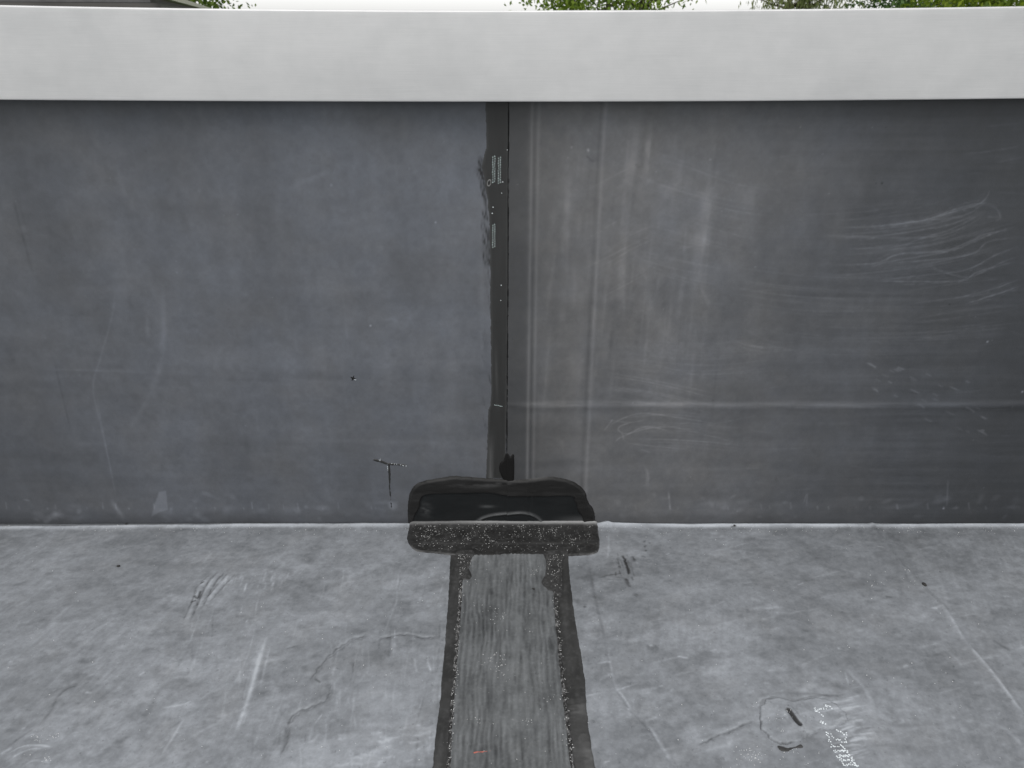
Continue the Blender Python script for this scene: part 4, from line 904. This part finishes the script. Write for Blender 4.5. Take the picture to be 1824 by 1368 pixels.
s1 = math_n(nt, lk, 'ADD', math_n(nt, lk, 'MULTIPLY', br, .30), math_n(nt, lk, 'ADD', math_n(nt, lk, 'MULTIPLY', mo, .45), math_n(nt, lk, 'MULTIPLY', cl, .25)))
mr = nt.new('ShaderNodeMapRange'); mr.inputs[1].default_value = .35; mr.inputs[2].default_value = .65; lk.new(s1, mr.inputs[0])
lk.new(mixc(nt, lk, mr.outputs[0], (.465, .465, .463), (.572, .568, .563)), b.inputs['Base Color'])
b.inputs['Metallic'].default_value = .35; b.inputs['Roughness'].default_value = .5
bp = nt.new('ShaderNodeBump'); bp.inputs['Strength'].default_value = .14; bp.inputs['Distance'].default_value = .0006
lk.new(br, bp.inputs['Height']); lk.new(bp.outputs[0], b.inputs['Normal'])
tr = mesh_obj('edge_trim', np.stack([X.ravel(), Y.ravel(), Z.ravel()], 1), grid_faces(len(prof), len(xs)), m)
tag(tr, 'wide brushed aluminium edge trim capping the parapet wall', 'roof trim')

# ------------------------------------------------------------------ what stands beyond the parapet
GZ = -3.0
m_grass = plain('grass', (.05, .085, .025), .9, vary=.4, scale=.8)
v = [(-600, -600, GZ), (600, -600, GZ), (600, 600, GZ), (-600, 600, GZ)]
tag(mesh_obj('ground', v, [(0, 1, 2, 3)], m_grass, None, False), 'grass ground far below the roof edge', kind='structure')
# neighbouring gabled shed
def far_pt(px, Y):
    x, y, z = ray([px]); t = Y/y; return np.array([float(x[0]*t[0]), Y, float(CAM_H+z[0]*t[0])])
B = far_pt((376, 14.5), 9.5); HB = B[2]-CAM_H
rx_, ry_, rz_ = [float(q[0]) for q in ray([(333, 0)])]; A = np.array([rx_*HB/rz_, ry_*HB/rz_, B[2]])
dr = (B-A)[:2]/np.linalg.norm((B-A)[:2]); nl = np.array([-dr[1], dr[0]])            # along the eaves, and away to the left
BD = tag(empty('flat_roofed_building', (float(A[0]), float(A[1]), GZ)), 'grey flat roofed building with a pale roof edge, beyond the left end of the parapet', 'building')
m_clad = plain('grey_cladding', (.085, .08, .075), .8, vary=.22, scale=2.5, stretch=(1, 1, .12))
m_verge = plain('pale_roof_edge', (.42, .41, .33), .6); m_felt = plain('roof_felt', (.10, .10, .10), .85)
def slab(name, s0, s1, w0, w1, z0, z1, mat):
    c4 = [A[:2]+dr*s_+nl*w_ for s_, w_ in ((s0, w0), (s1, w0), (s1, w1), (s0, w1))]
    vv = [(*c_, z0) for c_ in c4]+[(*c_, z1) for c_ in c4]
    return mesh_obj(name, vv, [(0, 3, 2, 1), (4, 5, 6, 7), (0, 1, 5, 4), (1, 2, 6, 5), (2, 3, 7, 6), (3, 0, 4, 7)], mat, BD, False)
L1 = float(np.linalg.norm((B-A)[:2]))+.3; zt_ = float(B[2])
slab('wall', -1.6, L1, .03, 6.0, GZ, zt_-.05, m_clad); slab('roof', -1.55, L1-.05, .08, 5.95, zt_-.047, zt_-.012, m_felt)
slab('roof_edge', -1.65, L1+.03, 0, .06, zt_-.028, zt_, m_verge)
# trees
def leaf_mat(name, c0, c1):
    m, nt, lk, b = mat_new(name)
    at = N(nt, 'ShaderNodeAttribute', attribute_name='shade').outputs['Fac']
    col = mixc(nt, lk, at, c0, c1); lk.new(col, b.inputs['Base Color']); b.inputs['Roughness'].default_value = .6
    tb = nt.new('ShaderNodeBsdfTranslucent'); lk.new(col, tb.inputs['Color'])
    mx = nt.new('ShaderNodeMixShader'); mx.inputs[0].default_value = .4
    lk.new(b.outputs[0], mx.inputs[1]); lk.new(tb.outputs[0], mx.inputs[2]); lk.new(mx.outputs[0], nt['Material Output'].inputs['Surface'])
    return m
m_bark = plain('bark', (.075, .06, .045), .9, vary=.4, scale=8)
def tube(vv, ff, a, b, r0, r1, n=7):
    a = np.array(a, float); b = np.array(b, float); d_ = b-a; d_ /= np.linalg.norm(d_)+1e-9
    s = np.cross(d_, (0.3, 1, .1)); s /= np.linalg.norm(s); t = np.cross(d_, s); k = len(vv)
    for p_, r_ in ((a, r0), (b, r1)):
        for i in range(n): an = 2*math.pi*i/n; vv.append(tuple(p_+r_*(s*math.cos(an)+t*math.sin(an))))
    for i in range(n): ff.append((k+i, k+(i+1) % n, k+n+(i+1) % n, k+n+i))
def tree(name, label, x, y, zc, rx_, rz_, mat, seed, leaves=9000, ls=.09, droop=0., stems=1, gap=.45):
    r = np.random.default_rng(seed); root = tag(empty(name, (x, y, GZ)), label, 'tree', 'trees beyond the parapet')
    vv, ff = [], []; bv, bf = [], []
    tips = []
    for s in range(stems):
        ox = (s-(stems-1)/2)*rx_*.5; top = np.array((x+ox*1.3+r.normal(0, .1), y+r.normal(0, .2), zc+rz_*.55))
        base_ = np.array((x+ox*.5, y, GZ-.05)); prev = base_; n = 7
        for i in range(1, n+1):
            t = i/n; q = base_+(top-base_)*t+np.array((r.normal(0, .07), r.normal(0, .07), 0)); rr = .17*(1-t*.85)/math.sqrt(stems)
            tube(vv, ff, prev, q, .17*(1-(t-1/n)*.85)/math.sqrt(stems), rr); 
            if q[2] > zc-rz_*.95:
                for _ in range(4):
                    a = r.uniform(0, 2*math.pi); L = rx_*r.uniform(.5, .95); e = q+np.array((math.cos(a)*L, math.sin(a)*L, L*r.uniform(.1, .7)))
                    tube(bv, bf, q, e, rr*.45+.01, .012, 5); tips.append(e); tips.append((q+e)/2)
                    for _ in range(2):
                        e2 = (q+e)/2+r.normal(0, rx_*.35, 3); tube(bv, bf, (q+e)/2, e2, .018, .006, 4); tips.append(e2)
            prev = q
    mesh_obj('trunk', vv, ff, m_bark, root); tag(mesh_obj('branches', bv, bf, m_bark, root), kind='stuff')
    # leaf clumps spread through the crown's volume
    tips = np.array(tips); nc = int(leaves/26)
    c1 = tips[r.integers(len(tips), size=nc//2)]+r.normal(0, rx_*.16, (nc//2, 3))
    u = r.normal(0, 1, (nc-nc//2, 3)); u /= np.linalg.norm(u, axis=1)[:, None]; rad_ = r.uniform(.45, 1, (len(u), 1))**.6
    c2 = np.array((x, y, zc))+u*rad_*np.array((rx_, rx_, rz_))*(1+.18*np.sin(u[:, :1]*7+seed)+.14*np.sin(u[:, 2:3]*9+seed*2))
    C_ = np.vstack([c1, c2]); sh_ = r.uniform(0, 1, len(C_))
    keep = np.sin(C_[:, 0]*3.1+seed)+np.sin(C_[:, 2]*2.7+seed*1.7)+np.sin(C_[:, 1]*2.9) > -2.2+gap*2; C_ = C_[keep]; sh_ = sh_[keep]
    k = 26; L = np.repeat(C_, k, 0)+r.normal(0, .16, (len(C_)*k, 3))*np.array((1, 1, 1+droop*2.5)); S_ = np.clip(np.repeat(sh_, k)+r.normal(0, .2, len(L)), 0, 1)
    d1 = r.normal(0, 1, L.shape); d1[:, 2] -= .3+droop*3; d1 /= np.linalg.norm(d1, axis=1)[:, None]
    d2 = np.cross(d1, r.normal(0, 1, L.shape)); d2 /= np.linalg.norm(d2, axis=1)[:, None]
    sz = ls*r.uniform(.6, 1.3, (len(L), 1)); wd = .5-.28*droop
    Q = np.stack([L-d1*sz*.6, L+d2*sz*wd*.6, L+d1*sz*.6, L-d2*sz*wd*.6], 1).reshape(-1, 3)
    mesh_obj('crown', Q, np.arange(len(Q)).reshape(-1, 4), mat, root, False, {'shade': np.repeat(S_, 4)})
g1 = leaf_mat('fresh_green_leaf', (.075, .14, .014), (.24, .33, .035)); g2 = leaf_mat('grey_green_leaf', (.09, .12, .035), (.22, .25, .085))
g3 = leaf_mat('dark_green_leaf', (.035, .08, .018), (.09, .17, .035)); g4 = leaf_mat('yellow_green_leaf', (.09, .15, .012), (.28, .36, .025)); g5 = leaf_mat('mid_green_leaf', (.065, .12, .014), (.19, .27, .03))
def X_at(px, y): return (px-912)/FPX/1.113*y
tree('leafy_tree', 'fresh green tree above the middle of the trim, white sky either side', X_at(1082, 16), 16, 1.9, 1.32, 2.6, g1, 11, 22000, .08, 0, 3, .1)
tree('weeping_tree', 'grey green drooping tree, left end of the row above the trim on the right', X_at(1425, 21), 21, 2.2, 1.12, 3.4, g2, 12, 16000, .12, 1.0, 2, .2)
tree('leafy_tree', 'dark green tree between the drooping and the yellow green tree', X_at(1585, 24), 24, 2.0, 1.75, 3.2, g3, 13, 17000, .11, 0, 1, .2)
tree('leafy_tree', 'yellow green tree above the right end of the trim', X_at(1755, 14), 14, 1.7, 1.0, 2.6, g4, 14, 20000, .08, 0, 1, .1)
tree('leafy_tree', 'small green tree showing behind the pale roof edge of the building', X_at(352, 13), 13, 1.6, .58, 2.3, g5, 15, 11000, .08, 0, 1, .2)
